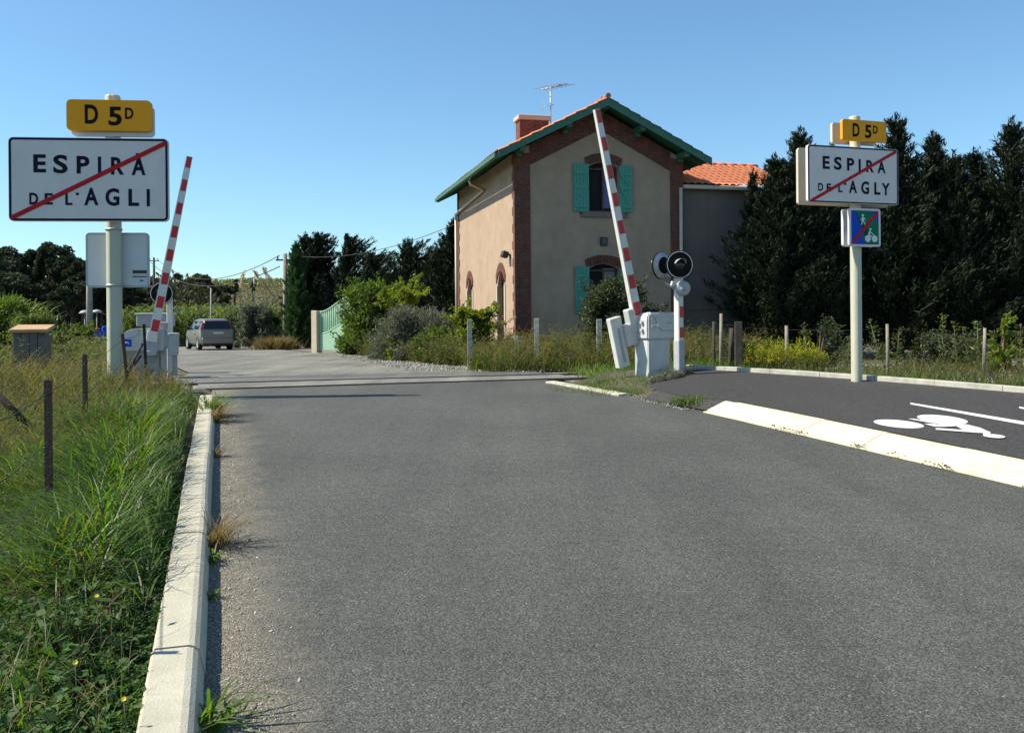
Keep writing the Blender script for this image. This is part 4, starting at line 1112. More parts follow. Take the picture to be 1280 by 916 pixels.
# local: length along +Y (front), width X, origin at ground below rear bumper centre
secs = [ # y, zlow, zbelt, zroof, wl, wb, wr
 (0.00,.42,.78,.80,.72,.78,.70),(.04,.30,.95,1.02,.80,.83,.72),(.10,.26,1.02,1.30,.83,.845,.66),(.28,.24,1.03,1.50,.845,.85,.62),
 (.75,.24,1.01,1.545,.845,.85,.62),(1.5,.24,.99,1.55,.845,.85,.62),(2.2,.24,.97,1.53,.845,.85,.61),(2.75,.24,.96,1.40,.845,.845,.60),
 (3.2,.24,.95,1.10,.84,.84,.62),(3.45,.24,.92,.98,.84,.83,.70),(3.85,.26,.80,.86,.80,.78,.66),(4.05,.32,.62,.66,.70,.66,.55)]
mb = MB(); rings = []
for y,zl_,zb_,zr_,wl,wb,wr in secs:
    zm = (zl_+zb_)/2
    half = [(wl*.86,zl_),(wl,zl_+.10),(wl*1.0,zm),(wb,zb_),((wb+wr)/2+.03,(zb_+zr_)/2),(wr,zr_-.035),(wr*.8,zr_)]
    pts = [(x,z) for x,z in half]+[(-x,z) for x,z in half[::-1]]
    rings.append([mb.bm.verts.new((x,y,z)) for x,z in pts])
n = len(rings[0])
for A,B in zip(rings,rings[1:]):
    for k in range(n): f = mb.bm.faces.new((A[k],A[(k+1)%n],B[(k+1)%n],B[k])); f.smooth = True
mb.bm.faces.new(rings[0]); mb.bm.faces.new(rings[-1][::-1]); mb.build('body', M['carpaint'], car)
mb = MB(); mb.prism([(x,y,z) for x,y,z in [(-.70,.035,1.03),(.70,.035,1.03),(.60,.17,1.44),(-.60,.17,1.44)]],(0,-.03,0)); mb.build('rear_window', M['carglass'], car)
mb = MB(); mb.box((0,.02,.46),(1.60,.16,.30),None,.06,3); mb.build('rear_bumper', M['carpaint'], car)
mb = MB(); mb.box((0,.02,.285),(1.45,.14,.10),None,.03,2); mb.build('bumper_skirt', M['cardark'], car)
for sx in (-1,1):
    mb = MB(); mb.prism([(sx*.855,.04,1.00),(sx*.775,.015,1.03),(sx*.665,.14,1.42),(sx*.72,.28,1.40),(sx*.84,.18,1.10)],(0,-.02,.01)); bmesh.ops.recalc_face_normals(mb.bm,faces=list(mb.bm.faces)); mb.build('tail_light', M['carred'], car)
    for ya,yb in ((.42,1.30),(1.36,2.25)):
        mb = MB(); x1_,x2_ = sx*.862, sx*.682
        mb.poly([(x1_,ya,1.04),(x1_,yb,1.02),(x2_,yb-(.12 if yb>2 else 0),1.46 if yb<2 else 1.42),(x2_,ya+.08,1.46)]); mb.build('side_window', M['carglass'], car)
    mb = MB(); mb.poly([(sx*.866,2.29,1.02),(sx*.866,2.78,1.0),(sx*.70,2.42,1.36),(sx*.70,2.26,1.41)]); mb.build('side_window', M['carglass'], car)
    mb = MB(); mb.box((sx*.97,2.42,1.06),(.20,.10,.15),None,.03,2); mb.build('wing_mirror', M['cardark'], car)
    mb = MB(); mb.box((sx*.862,1.35,.80),(.015,.16,.03)); mb.build('door_handle', M['cardark'], car)
    for wy in (.72,3.25):
        Rw = Matrix.Translation((sx*.76,wy,.31))@Matrix.Rotation(PI/2,4,'Y')
        mb = MB(); mb.lathe([(.20,-.105),(.30,-.10),(.312,-.06),(.312,.06),(.30,.10),(.20,.105)],28,Rw); wh = mb.build('wheel', M['rubber'], car)
        mb = MB(); mb.lathe([(0,sx*.085),(.05,sx*.10),(.09,sx*.08),(.19,sx*.10),(.205,sx*.104)],20,Rw); mb.build('rim', M['rim'], wh)
        mb = MB(); mb.lathe([(.315,sx*.085),(.375,sx*.098),(.378,sx*.09)],28,Rw); mb.build('wheel_arch', M['cardark'], car)
mb = MB(); mb.box((0.04,-.005,.845),(.52,.02,.11),None,.004,1); mb.build('number_plate', M['plate'], car)
mb = MB(); mb.tube([(.1,.02,1.06),(-.3,.07,1.16)],.012,5); mb.build('rear_wiper', M['cardark'], car)
mb = MB(); mb.prism([(-.58,2.72,1.415),(.58,2.72,1.415),(.66,3.22,1.11),(-.66,3.22,1.11)],(0,.01,.012)); mb.build('windscreen', M['carglass'], car)

# ================================================================== FAR POLES, WIRES, GATE, HUT
def gz(x,y): return terrain_z(x,y)
def utility(px, pytop, Y, r, label, mat, double=False, arm=False, pybase=None):
    b = at(px,400,Y); z0 = gz(b.x,Y); top = at(px,pytop,Y).z
    t = thing('utility_pole', label, 'utility pole', (b.x,Y,z0), 0, 'utility poles beyond the crossing')
    h = top-z0
    mb = MB(); mb.tube([(0,0,-.3),(0,0,h)],[r,r*.62],10); mb.build('pole', mat, t)
    if double:
        mb = MB(); mb.tube([(.42,.1,-.3),(.05,.05,h*.93)],[r*.8,r*.6],10); mb.build('stay_pole', mat, t)
        mb = MB(); mb.box((.36,-.14,1.45),(.28,.16,.5),None,.02,1); mb.build('junction_box', M['cabgrey'], t)
    if arm:
        mb = MB(); mb.box((0,0,h-.35),(1.0,.08,.08)); 
        for x in (-.4,0,.4): mb.tube([(x,0,h-.31),(x,0,h-.12)],.04,6)
        mb.build('crossarm', M['wood_dark'], t)
    return Vector((b.x,Y,top))
PA = utility(357,317,50,.17,'grey double utility pole with junction box at the dark cypresses', M['wood'], True, True)
PB = utility(193,322,95,.17,'thin dark wooden utility pole above the left barrier', M['wood_dark'], False, True)
PC = utility(112,296,62,.24,'thick grey utility pole seen behind the place sign mast', M['concrete'])
PD = utility(264,360,58,.075,'short pale concrete pole among the canes behind the car', M['concrete'])
PE = utility(318,331,150,.10,'thin mast on the vineyard ridge', M['galv'])
def wire(name, a, b, sag, r, label):
    pts = []
    for k in range(25):
        t = k/24; p = Vector(a).lerp(Vector(b),t); p.z -= sag*4*t*(1-t); pts.append(p)
    mb = MB(); mb.tube(pts, r, 5); return tag(mb.build(name, M['wire'], None), label, 'cable', 'overhead cables')
PH = at(572,279,36.5)
wire('overhead_cable', PA+Vector((.3,0,-.1)), PH, .55, .014, 'cable running from the double pole to the back of the beige house')
wire('overhead_cable', PA+Vector((-.3,0,-.1)), PB+Vector((.3,0,-.1)), 1.7, .022, 'upper cable sagging from the double pole to the thin dark pole')
wire('overhead_cable', PA+Vector((-.3,0,-.7)), PB+Vector((-.3,0,-.5)), 1.7, .028, 'lower cable sagging from the double pole to the thin dark pole')
# gate
gp0 = ground(395,439.5); gY = 40.0
g0 = at(396,439,gY); gzv = road_z(gY)
gt = thing('gate', 'pale green metal double gate with curved top beside the bushes', 'gate', (g0.x,gY,gzv), math.radians(-32))
sc_ = gY/F
def gate_leaf(x0, wd, mirror):
    mb = MB(); n = 12; top=[]; low=[]
    for k in range(n+1):
        t = k/n; tt = 1-t if mirror else t
        zt = 1.78+.62*(.5-.5*math.cos(PI*tt)); zl_ = .82+.55*(.5-.5*math.cos(PI*tt))
        top.append((x0+wd*t,0,zt)); low.append((x0+wd*t,0,zl_))
    mb.tube(top,.03,6); mb.tube(low,.028,6)
    mb.box((x0+.025,0,.9),(.05,.05,1.78+(.62 if mirror else 0)-.1)); mb.box((x0+wd-.025,0,.9+(0 if mirror else .25)),(.05,.05,1.7+(0 if mirror else .62)))
    for k in range(1,14):
        t = k/14; tt = 1-t if mirror else t
        zt = 1.78+.62*(.5-.5*math.cos(PI*tt)); zl_ = .82+.55*(.5-.5*math.cos(PI*tt))
        mb.tube([(x0+wd*t,0,zl_),(x0+wd*t,0,zt)],.014,5)
    lf = mb.build('gate_leaf', M['gate'], gt)
    mb = MB(); q = [(x0+.04,-.01,.12)]+[(x0+wd-.04,-.01,.12)]+[(p[0],-.01,p[2]) for p in low[::-1]]; mb.prism(q,(0,.02,0)); mb.build('sheet_panel', M['gate'], lf)
    mb = MB(); q = [(p[0],.02,p[2]) for p in low]+[(p[0],.02,p[2]) for p in top[::-1]]; mb.prism(q,(0,.008,0)); mb.build('backing_screen', M['gate'], lf)
gate_leaf(.22,1.75,False); gate_leaf(2.0,1.75,True)
mb = MB(); mb.box((0,0,.88),(.34,.34,1.9),None,.02,1); mb.build('gate_pillar', M['trim'], gt)
# meter box in the bush
p = at(533,411,29.5); z0 = gz(p.x,29.5)
mt = thing('meter_box', 'small white meter box on a post in the grey bush', 'meter box', (p.x,29.5,z0), .1)
mb = MB(); mb.box((0,0,p.z-z0),(.27,.16,.34),None,.015,1); mb.build('housing', M['white'], mt)
mb = MB(); mb.box((0,.02,(p.z-z0-.15)/2),(.09,.09,p.z-z0-.15)); mb.build('post', M['concrete'], mt)
mb = MB(); mb.box((0,-.083,p.z-z0),(.22,.008,.28),None,.003,1); mb.build('door', M['white'], mt)
# hut on the left
hY = 15.0
p0 = at(41,450,hY); z0 = gz(p0.x,hY)
ht = thing('wooden_hutch', 'grey weathered cabinet with tan plank lid standing in the grass', 'hutch', (p0.x,hY,z0), math.radians(16))
zt = at(41,410,hY).z-z0; wd = 37*hY/F
mb = MB()
for k in range(4): mb.box((-wd/2+wd*(k+.5)/4,0,zt/2-.1),(wd/4-.008,.5,zt+.1),None,.006,1)
mb.build('body', M['hutch'], ht)
mb = MB(); mb.box((0,0,zt-.01),(wd+.08,.62,.06),euler(.12,0,0),.008,1); mb.build('lid', M['plank'], ht)
# far stalls on pale ground, far left
for (px,py,Y,label,kind) in ((106,392,72,'pale parasol beside the thick grey pole in the distance','parasol'),(121,391,76,'second pale parasol right of the thick grey pole in the distance','parasol')):
    p = at(px,py,Y); z0 = gz(p.x,Y); t = thing('parasol', label, 'parasol', (p.x,Y,z0), 0, 'distant pale parasols')
    h = p.z-z0+.1; mb = MB(); mb.lathe([(0,h+.18),(.26,h+.12),(.44,h-.06),(.42,h-.09),(0,h+.0)],16); mb.build('canopy', M['cabgrey'], t)
    mb = MB(); mb.tube([(0,0,0),(0,0,h)],.05,6); mb.build('pole', M['concrete'], t)
p = at(127,402,70); z0 = gz(p.x,70)
t = thing('small_vehicle', 'small blue and red vehicle standing far off below the pines', 'vehicle', (p.x,70,z0), .5)
mb = MB(); mb.box((0,0,.85),(1.1,.7,.5),None,.15,2); mb.box((.25,0,1.25),(.45,.5,.45),None,.12,2); mb.build('body', M['blue'], t)
mb = MB(); mb.box((-.35,-.05,1.15),(.35,.5,.28),None,.08,2); mb.build('seat', M['barred'], t)
mb = MB(); mb.box((0,0,.5),(1.3,.75,.25),None,.08,2); mb.build('chassis', M['white'], t)
for x in (-.45,.45):
    mb = MB(); mb.lathe([(.0,-.12),(.28,-.12),(.3,0),(.28,.12),(0,.12)],18,Matrix.Translation((x,-.25,.3))@Matrix.Rotation(PI/2,4,'X')); mb.build('wheel', M['rubber'], t)

# ================================================================== FENCES AND POSTS
def sqpost(name, px0, py_top, Y, wpx, label, cat, group, mat, lean=(0,0), rnd=False, zoff=0.0):
    p = at(px0,py_top,Y); z0 = gz(p.x,Y)+zoff; h = p.z-z0; w_ = wpx*Y/F
    mb = MB()
    if rnd: mb.tube([(0,0,-.3),(lean[0]*h*.5+.005,lean[1]*h*.5,h*.5),(lean[0]*h,lean[1]*h,h)],[w_/2,w_*.5,w_*.42],9)
    else: mb.box((0,0,h/2-.1),(w_,w_,h+.2),euler(lean[1],lean[0],0),.008,1)
    o = mb.build(name, mat, None); o.location = (p.x-lean[0]*h,Y,z0); o.rotation_euler.z = random.uniform(-.2,.3)
    return tag(o,label,cat,group)
g_ = 'concrete fence posts between the track and the house'
sqpost('fence_post',559,401,29.6,5,'grey concrete fence post half hidden in the grey bush','fence post',g_,M['concrete'])
sqpost('fence_post',587,399,21.9,6,'concrete fence post in front of the yellow green shrub','fence post',g_,M['concrete'])
sqpost('fence_post',646,420,22.3,5,'short concrete stub in the weeds at the brick corner','fence post',g_,M['concrete'])
sqpost('fence_post',671,398,22.2,6.4,'concrete fence post just right of the brick corner of the house','fence post',g_,M['concrete'])
sqpost('fence_post',749,399,22.6,6.6,'concrete fence post just left of the white counterweight','fence post',g_,M['concrete'])
g_ = 'wooden stakes behind the cycle path kerb'
sqpost('wooden_stake',901.5,392,17.8,4.6,'tall thin pale wooden stake beside the dark sleeper posts','stake',g_,M['wood'],(.02,0),True)
sqpost('wooden_stake',892,402,19.5,4,'thin dark stake left of the tall pale stake','stake',g_,M['wood_dark'],(0,0),True)
sqpost('sleeper_post',915,410,17.9,7,'dark leaning stub post between the pale stake and the thick sleeper','post','dark sleeper posts behind the path kerb',M['wood_dark'],(.05,0),True)
sqpost('sleeper_post',923,402,17.6,9,'thick square dark sleeper post beside the yellow flowers','post','dark sleeper posts behind the path kerb',M['wood_dark'])
sqpost('wooden_stake',983,407,17.2,5,'grey wooden stake in the middle of the yellow flowers','stake',g_,M['wood'],(0,0),True)
sqpost('wooden_stake',1109,405,15.4,4.4,'pale stake just right of the right sign mast','stake',g_,M['wood'],(0,0),True)
sqpost('wooden_stake',1231,410,15.6,4.4,'leaning pale stake by the ballast at the far right','stake',g_,M['wood'],(.04,0),True)
mb = MB()
pts_ = [at(901,405,17.8),at(983,412,17.2),at(1109,411,15.4),at(1229,416,15.6),at(1400,424,15.6)]
for dz in (0,-.28):
    for a,b_ in zip(pts_,pts_[1:]):
        m_ = a.lerp(b_,.5)+Vector((0,0,-.03)); mb.tube([a+Vector((0,0,dz)),m_+Vector((0,0,dz)),b_+Vector((0,0,dz))],.003,5)
tag(mb.build('fence_wire',M['rust'],None),'thin rusty wires strung between the wooden stakes','wire')

fp = [(0,-1)]
FX = [(60,475,6.0,10),(106,443,9.3,6.3),(180,405,14.6,3.6)]
f0 = at(60,475,6.0)
wf = thing('wire_fence', 'rusty iron post and wire fence running through the grass on the left', 'fence', (f0.x,6.0,gz(f0.x,6.0)), 0)
org = Vector(wf.location); tops = []
def lpost(px,py,Y,wpx,lean=0.0,pxb=None,pyb=None):
    p = at(px,py,Y); z0 = gz(p.x,Y)-.3; w_ = wpx*Y/F
    mb = MB(); b0 = Vector((p.x-lean,Y,z0))-org; t0 = p-org
    # angle-iron profile
    d = t0-b0
    for ox,oy,sx,sy in ((0,0,w_,.006),(-w_/2+.003,w_/2,.006,w_)):
        mb.prism([b0+Vector((ox-sx/2,oy-sy/2,0)),b0+Vector((ox+sx/2,oy-sy/2,0)),b0+Vector((ox+sx/2,oy+sy/2,0)),b0+Vector((ox-sx/2,oy+sy/2,0))],d)
    mb.build('post', M['rust'], wf); tops.append(p)
pe = at(-30,455,4.2); lpost(-60,520,3.9,9); lpost(60,475,6.0,10); lpost(106,443,9.3,6.3); lpost(153,417,12.6,4.2,-.12); lpost(180,405,14.6,3.6,-.05)
mb = MB()
a = at(178,430,14.4)-org; b_ = at(157,470,14.0)-org; mb.tube([a,b_],.022,6); a2 = at(176,445,14.3)-org; mb.tube([a2,b_],.018,6); mb.build('brace', M['rust'], wf)
for fr_ in (.08,.38,.66):
    mb = MB()
    for a,b_ in zip(tops,tops[1:]):
        za = a.z-fr_*1.05; zb = b_.z-fr_*1.05
        mb.tube([Vector((a.x,a.y,za))-org,(Vector((a.x,a.y,za))+Vector((b_.x,b_.y,zb)))/2+Vector((0,0,-.04))-org,Vector((b_.x,b_.y,zb))-org],.0032,5)
    mb.build('wire', M['rust'], wf)
p = at(4,470,9.0); z0 = gz(p.x,9.0); mb = MB(); mb.tube([(-.25,0,.62),(.08,0,.30),(.3,0,.05)],.035,7)
o = mb.build('fallen_post', M['rust'], None); o.location = (p.x,9.0,z0+.15); tag(o,'short dark leaning post at the left edge of the picture','post')
# ================================================================== VEGETATION
def unit(a): return a/np.maximum(1e-9, np.linalg.norm(a,axis=-1,keepdims=True))
def rdir(n): return unit(RNG.normal(size=(n,3)))
def leaves(C, D, L, Wd, fold=.0, nrm=None):
    """diamond leaves: C centre (N,3), D long axis, L length, Wd width"""
    n = len(C); D = unit(D)
    if nrm is None: nrm = rdir(n)
    S = unit(np.cross(D, nrm)); L = np.broadcast_to(L,(n,))[:,None]; Wd = np.broadcast_to(Wd,(n,))[:,None]
    V = np.empty((n,4,3)); V[:,0] = C-D*L*.5; V[:,1] = C+S*Wd*.5-D*L*.05; V[:,2] = C+D*L*.5; V[:,3] = C-S*Wd*.5-D*L*.05
    return V.reshape(-1,3), np.arange(n*4,dtype=np.int32).reshape(n,4)
def join(parts):
    Vs, Qs, o = [], [], 0
    for v,q in parts: Vs.append(v); Qs.append(q+o); o += len(v)
    return np.concatenate(Vs), np.concatenate(Qs)
def blades(B, H, Wd, lean, az, droop=.35, fz=None):
    """curved blades with 3 quads each; B base (N,3)"""
    n = len(B); H = np.broadcast_to(H,(n,)); Wd = np.broadcast_to(Wd,(n,)); lean = np.broadcast_to(lean,(n,)); droop = np.broadcast_to(droop,(n,))
    d = np.stack([np.cos(az),np.sin(az),np.zeros(n)],1); fa = az+PI/2+RNG.uniform(-.9,.9,n)
    s = np.stack([np.cos(fa),np.sin(fa),np.zeros(n)],1)
    V = np.empty((n,4,2,3))
    for i,(t,wk) in enumerate(((0,.8),(.4,1.0),(.75,.7),(1.0,.08))):
        hor = lean*t+droop*t*t*t; ver = t*(1-.5*lean*t*.4)-droop*.55*t*t*t
        c = B+d*(H*hor)[:,None]; c[:,2] += H*np.maximum(.02,ver)
        V[:,i,0] = c+s*(Wd*wk/2)[:,None]; V[:,i,1] = c-s*(Wd*wk/2)[:,None]
    base = np.arange(n)[:,None]*8; q = np.array([[0,1,3,2],[2,3,5,4],[4,5,7,6]])
    Q = (base[:,:,None]+q[None]).reshape(-1,4)
    return V.reshape(-1,3), Q.astype(np.int32)
def scatter(poly, n, zf):
    """random points in a polygon (list of x,y)"""
    P = np.array(poly); lo = P.min(0); hi = P.max(0); out = []
    while len(out) < n:
        q = lo+(hi-lo)*RNG.random((n*2,2)); ins = np.zeros(len(q),bool); j = len(P)-1
        for i in range(len(P)):
            c = ((P[i,1] > q[:,1]) != (P[j,1] > q[:,1])) & (q[:,0] < (P[j,0]-P[i,0])*(q[:,1]-P[i,1])/(P[j,1]-P[i,1]+1e-12)+P[i,0]); ins ^= c; j = i
        out += list(map(tuple,q[ins]))
    q = np.array(out[:n]); z = np.array([zf(x,y) for x,y in q]); return np.column_stack([q,z])
def vnoise(x, y, s, seed):
    r = np.random.default_rng(seed); g = r.random((64,64)); u = (x*s)%64; v = (y*s)%64
    i = u.astype(int); j = v.astype(int); fu = u-i; fv = v-j; fu = fu*fu*(3-2*fu); fv = fv*fv*(3-2*fv)
    i2 = (i+1)%64; j2 = (j+1)%64; i%=64; j%=64
    return (g[i,j]*(1-fu)+g[i2,j]*fu)*(1-fv)+(g[i,j2]*(1-fu)+g[i2,j2]*fu)*fv

# ---------------------------------------------------------------- trees
def cypress_mesh(h, r, seed, nb=230, lean=0.0, wind=0.0, prof=None, leaf=.17, dens=1.0, low=.02):
    rg = np.random.default_rng(seed)
    prof = prof or (lambda t: (1-t)**.8*(.55+.45*min(1,t*6)) )
    parts = []; bs = []
    for k in range(nb):
        t = low+(1-low)*(k/nb)**.9; L = r*prof(t)*rg.uniform(.4,1.45)+.12
        a = rg.uniform(0,2*PI); el = rg.uniform(.35,.95)
        d0 = np.array([math.cos(a)*math.cos(el),math.sin(a)*math.cos(el),math.sin(el)])
        d0[0] += wind*t
        base = np.array([lean*t*t*h,0,t*h*.97])
        m = max(6,int((L*50+8)*dens)); u = rg.random(m)**.7
        P = base+d0*(u*L)[:,None]; P[:,2] += .22*L*u*u
        sp = .05+.15*L*(1-u*.85)
        P += rg.normal(size=(m,3))*sp[:,None]*np.array([1,1,.75])*.55
        D = d0*.9+rg.normal(size=(m,3))*.5+np.array([0,0,.45])
        parts.append(leaves(P,D,leaf*rg.uniform(.7,1.7,m),leaf*.22*rg.uniform(.7,1.4,m)))
        bs.append((base, base+d0*L*.8))
    m = int(60*dens); u = rg.random(m); P = np.array([lean*h,0,0])*(u[:,None])+np.column_stack([rg.normal(size=m)*.05,rg.normal(size=m)*.05,h*(.9+.12*u)])
    parts.append(leaves(P, rg.normal(size=(m,3))*.4+np.array([0,0,1.]), leaf*1.2, leaf*.25))
    return join(parts), bs
def tree_from(name, label, cat, group, loc, VQ, mat, bs, h, tr, lean=0.0, nlimb=10):
    t = thing(name,label,cat,loc,0,group)
    mb = MB(); mb.tube([(lean*(k/5)**2*h,0,h*.95*k/5-(.2 if k == 0 else 0)) for k in range(6)],[tr*(1-.85*k/5) for k in range(6)],9)
    for b,e in bs[::max(1,len(bs)//nlimb)]: mb.tube([b,e],[tr*.25,tr*.06],5)
    mb.build('trunk',M['bark'],t)
    fast('crown',VQ[0],VQ[1],mat,t); return t
# right-hand hedge of tall cypresses
protos = []
for i,(h,r,mat) in enumerate(((6.9,1.75,'cypress'),(6.5,1.6,'cypress'),(6.7,1.9,'cypress_c'))):
    VQ,bs = cypress_mesh(h,r,100+i,nb=330,leaf=.135,dens=1.55, prof=lambda t: (1-t)**.95*(.85+.15*min(1,t*5))+.05)
    protos.append((h,r,tree_from('cypress_tree','tall dark cypress','tree','dark cypresses in a row on the right',(0,0,-50),VQ,M[mat],bs,h,.14)))
first = [True]*3
def hedge(px,ptop,Y,pi,label,rz,grp='dark cypresses in a row on the right',wide=1.0):
    h0,r0,pt = protos[pi]; p = at(px,ptop,Y); z0 = gz(p.x,Y)
    o = pt if first[pi] else copy_tree(pt); first[pi] = False
    s = (p.z-z0)/(h0*1.02); o.location = (p.x,Y,z0-.05); o.scale = (s*wide*1.12,s*wide*1.12,s); o.rotation_euler.z = rz
    o['label'] = label; return o
hedge(1000,156,28.6,0,'tall cypress whose tip rises left of the right sign, over the annex',.3,wide=1.05)
hedge(968,190,28.3,1,'shorter cypress standing in front of the annex wall',1.9,wide=1.08)
hedge(941,207,28.7,1,'thin cypress spire against the orange annex roof',.4,wide=.55)
hedge(1040,176,29.6,2,'cypress directly behind the right sign mast',2.2)
hedge(1120,140,28.8,1,'tall pointed cypress just right of the right town board',3.9,wide=1.1)
hedge(1166,160,29.6,0,'second pointed cypress right of the right town board',5.1)
hedge(1192,186,28.6,2,'lower bushy cypress between two taller pointed ones on the right',.9)
hedge(1218,183,30,1,'lower cypress third from the right edge of the photo',2.6,wide=1.2)
hedge(1266,144,28.8,2,'tall cypress at the right edge of the picture',4.4)
hedge(1330,165,29.6,0,'cypress just outside the right edge',1.2)
hedge(1400,160,30,1,'cypress further outside the right edge',3.3)
hedge(1475,168,30.5,2,'bushy cypress well outside the right edge',.7)
hedge(1560,158,31,0,'last cypress of the row far outside the right edge',2.9)
for k,px in enumerate((985,1025,1070,1105,1145,1185,1235,1285,1345)):
    hedge(px,200+(k*37)%26,31.6+.3*(k%3),(k*2)%3,['back row cypress near the annex','back row cypress behind the sign','back row cypress right of the mast','back row cypress below the tall tip','back row cypress between two tall tips','back row cypress behind the bushy one','back row cypress near the right edge','back row cypress at the right edge','back row cypress past the right edge'][k],k*1.3,wide=1.25)
# mid-left windblown cypresses by the gate and behind the house
def windy(px,ptop,Y,r,seed,label,mat,lean=0,wind=0,prof=None,nb=220,leaf=.22,dens=1.0,tr=.2,low=.02,group='windblown cypresses left of the house'):
    p = at(px,ptop,Y); z0 = gz(p.x,Y); h = (p.z-z0)/1.0
    VQ,bs = cypress_mesh(h,r,seed,nb=nb,lean=lean,wind=wind,leaf=leaf,dens=dens,prof=prof,low=low)
    return tree_from('cypress_tree',label,'tree',group,(p.x,Y,z0),VQ,M[mat],bs,h,tr,lean)
fat = lambda t: (1-t*.55)*(1-t**6)*(.85)
broad = lambda t: .15+.95*(1-t)**.75*min(1,.5+t*2)
windy(370,303,49,1.0,31,'bright green columnar cypress beside the double utility pole','cypress_b',prof=fat,nb=300,leaf=.2,dens=1.3)
windy(383,296,51.5,1.7,32,'dark cypress with a ragged flat top behind the bright green one','cypress',wind=.3,prof=broad,nb=260)
windy(398,294,52,1.7,33,'dark cypress with a forked tip behind the gate pillar','cypress',wind=.5,prof=broad,nb=260)
windy(432,297,50,1.9,34,'leaning windswept cypress with a hooked tip above the gate','cypress_c',wind=.9,prof=broad,nb=240)
windy(455,322,49,2.0,35,'low windswept cypress trailing to the right above the green bush','cypress_c',wind=1.2,prof=broad,nb=230)
windy(512,309,47,2.3,36,'spreading dark cypress left of the beige house','cypress',wind=.4,prof=broad,nb=260)
windy(538,318,45,2.0,37,'ragged dark cypress between the spreading one and the house','cypress_c',wind=.6,prof=broad,nb=240)
windy(566,276,44,1.7,38,'tall dark cypress touching the back corner of the beige house','cypress',prof=lambda t:(1-t)**.7,nb=280)
windy(415,345,53,2.4,39,'dark cypress low behind the gate','cypress',prof=fat,nb=260)
windy(480,345,49,2.6,40,'dark cypress low behind the green bush','cypress',prof=fat,nb=280)
windy(548,345,47,2.4,41,'dark cypress low behind the grey bush','cypress',prof=fat,nb=280)

windy(968,262,28.0,1.15,44,'sprawling dark cypress with loose branches reaching left over the annex wall','cypress',wind=-.5,prof=lambda t:(.55+.6*math.sin(PI*min(1,t+.15)))*(1-t**3)+.1,nb=230,leaf=.14,dens=1.2,tr=.12,group='dark cypresses in a row on the right')
# broad crowns made of clumps
def clump_tree(name,label,group,px,ptop,Y,wpx,crown_frac,mat,seed,nclump=26,per=420,leaf=.32,trunk=True,flat=.75,cr=.27,cat='tree',z0=None):
    rg = np.random.default_rng(seed); p = at(px,ptop,Y); z0 = gz(p.x,Y) if z0 is None else z0; h = p.z-z0; R = wpx*Y/F/2
    ch = h*crown_frac; cz = h-ch/2; parts=[]; cs=[]
    for k in range(nclump):
        d = unit(rg.normal(size=3)); rr = rg.random()**.45; c = np.array([d[0]*R*.82*rr,d[1]*R*.82*rr,cz+d[2]*ch*.5*.8*rr])
        rc = R*cr*rg.uniform(.7,1.3); m = int(per*rg.uniform(.7,1.3)); dd = unit(rg.normal(size=(m,3))); q = rg.random(m)**.4
        P = c+dd*(rc*q)[:,None]*np.array([1,1,flat]); keep = P[:,2] > .05
        D = dd+rg.normal(size=(m,3))*.6+np.array([0,0,.2])
        v = leaves(P[keep],D[keep],leaf*rg.uniform(.6,1.4,keep.sum()),leaf*.55); parts.append(v); cs.append(c)
    t = thing(name,label,cat,(p.x,Y,z0),0,group)
    if trunk:
        mb = MB(); r0 = max(.05,R*.07); mb.tube([(0,0,-.3),(R*.05,0,cz*.5),(0,0,cz)],[r0,r0*.8,r0*.5],8)
        for c in cs[::max(1,nclump//9)]: mb.tube([(R*.03,0,cz*.55),(c[0]*.5,c[1]*.5,(cz*.55+c[2])/2+.1),c],[r0*.45,r0*.3,r0*.1],5)
        mb.build('trunk',M['bark'],t)
    V,Q = join(parts); fast('crown',V,Q,M[mat],t); return t
gp_ = 'pines at the edge of the wood'
for i,(px,pt,Y,wp,fr_,lb_) in enumerate((
 (-25,300,92,95,.75,'dark round-crowned pine cut by the left edge of the photo'),(12,299,95,66,.7,'broad dark pine second from the left edge'),(38,296,100,48,.6,'tall dark pine with a domed crown above the hutch'),(62,295,98,56,.6,'highest domed pine of the dark wood'),
 (80,303,96,40,.65,'dark pine just left of the white back panel'),(93,310,92,32,.7,'slim pine touching the left side of the white back panel'),(102,312,90,34,.7,'pine half hidden by the white back panel'),(125,318,96,50,.7,'pine behind the sign mast'),(20,335,86,80,.8,'lower pine in front of the dark wood at left'),(88,335,84,60,.8,'lower pine behind the thick grey pole'),(150,330,92,56,.75,'pine seen below the white back panel'))):
    clump_tree('pine_tree',lb_,gp_,px,pt,Y,wp,fr_,'pine',200+i,24,420,.34,cr=.30)
for i,(px,pt,Y,wp,lb_) in enumerate(((182,338,105,50,'dark tree behind the round lamp of the left barrier'),(217,336,115,44,'dark round tree right of the left barrier arm'),(237,340,120,40,'dark leafy tree right of the barrier arm on the slope'),(252,336,118,46,'dark broad tree on the slope left of the umbrella pine'),(276,350,125,44,'low dark tree under the umbrella pine'),(160,342,100,46,'dark tree left of the thin dark pole'))):
    clump_tree('woodland_tree',lb_,'trees of the dark slope',px,pt,Y,wp,.85,'woods',240+i,22,420,.34)
# umbrella pine on the ridge
clump_tree('umbrella_pine','small umbrella pine with flat crown on the vineyard ridge',None,293,341,150,17,.55,'pine',270,16,220,.34,flat=.4)
clump_tree('palm_like_tree','thin airy tree on the ridge beside the mast',None,316,342,148,8,.5,'woods',271,8,70,.35)
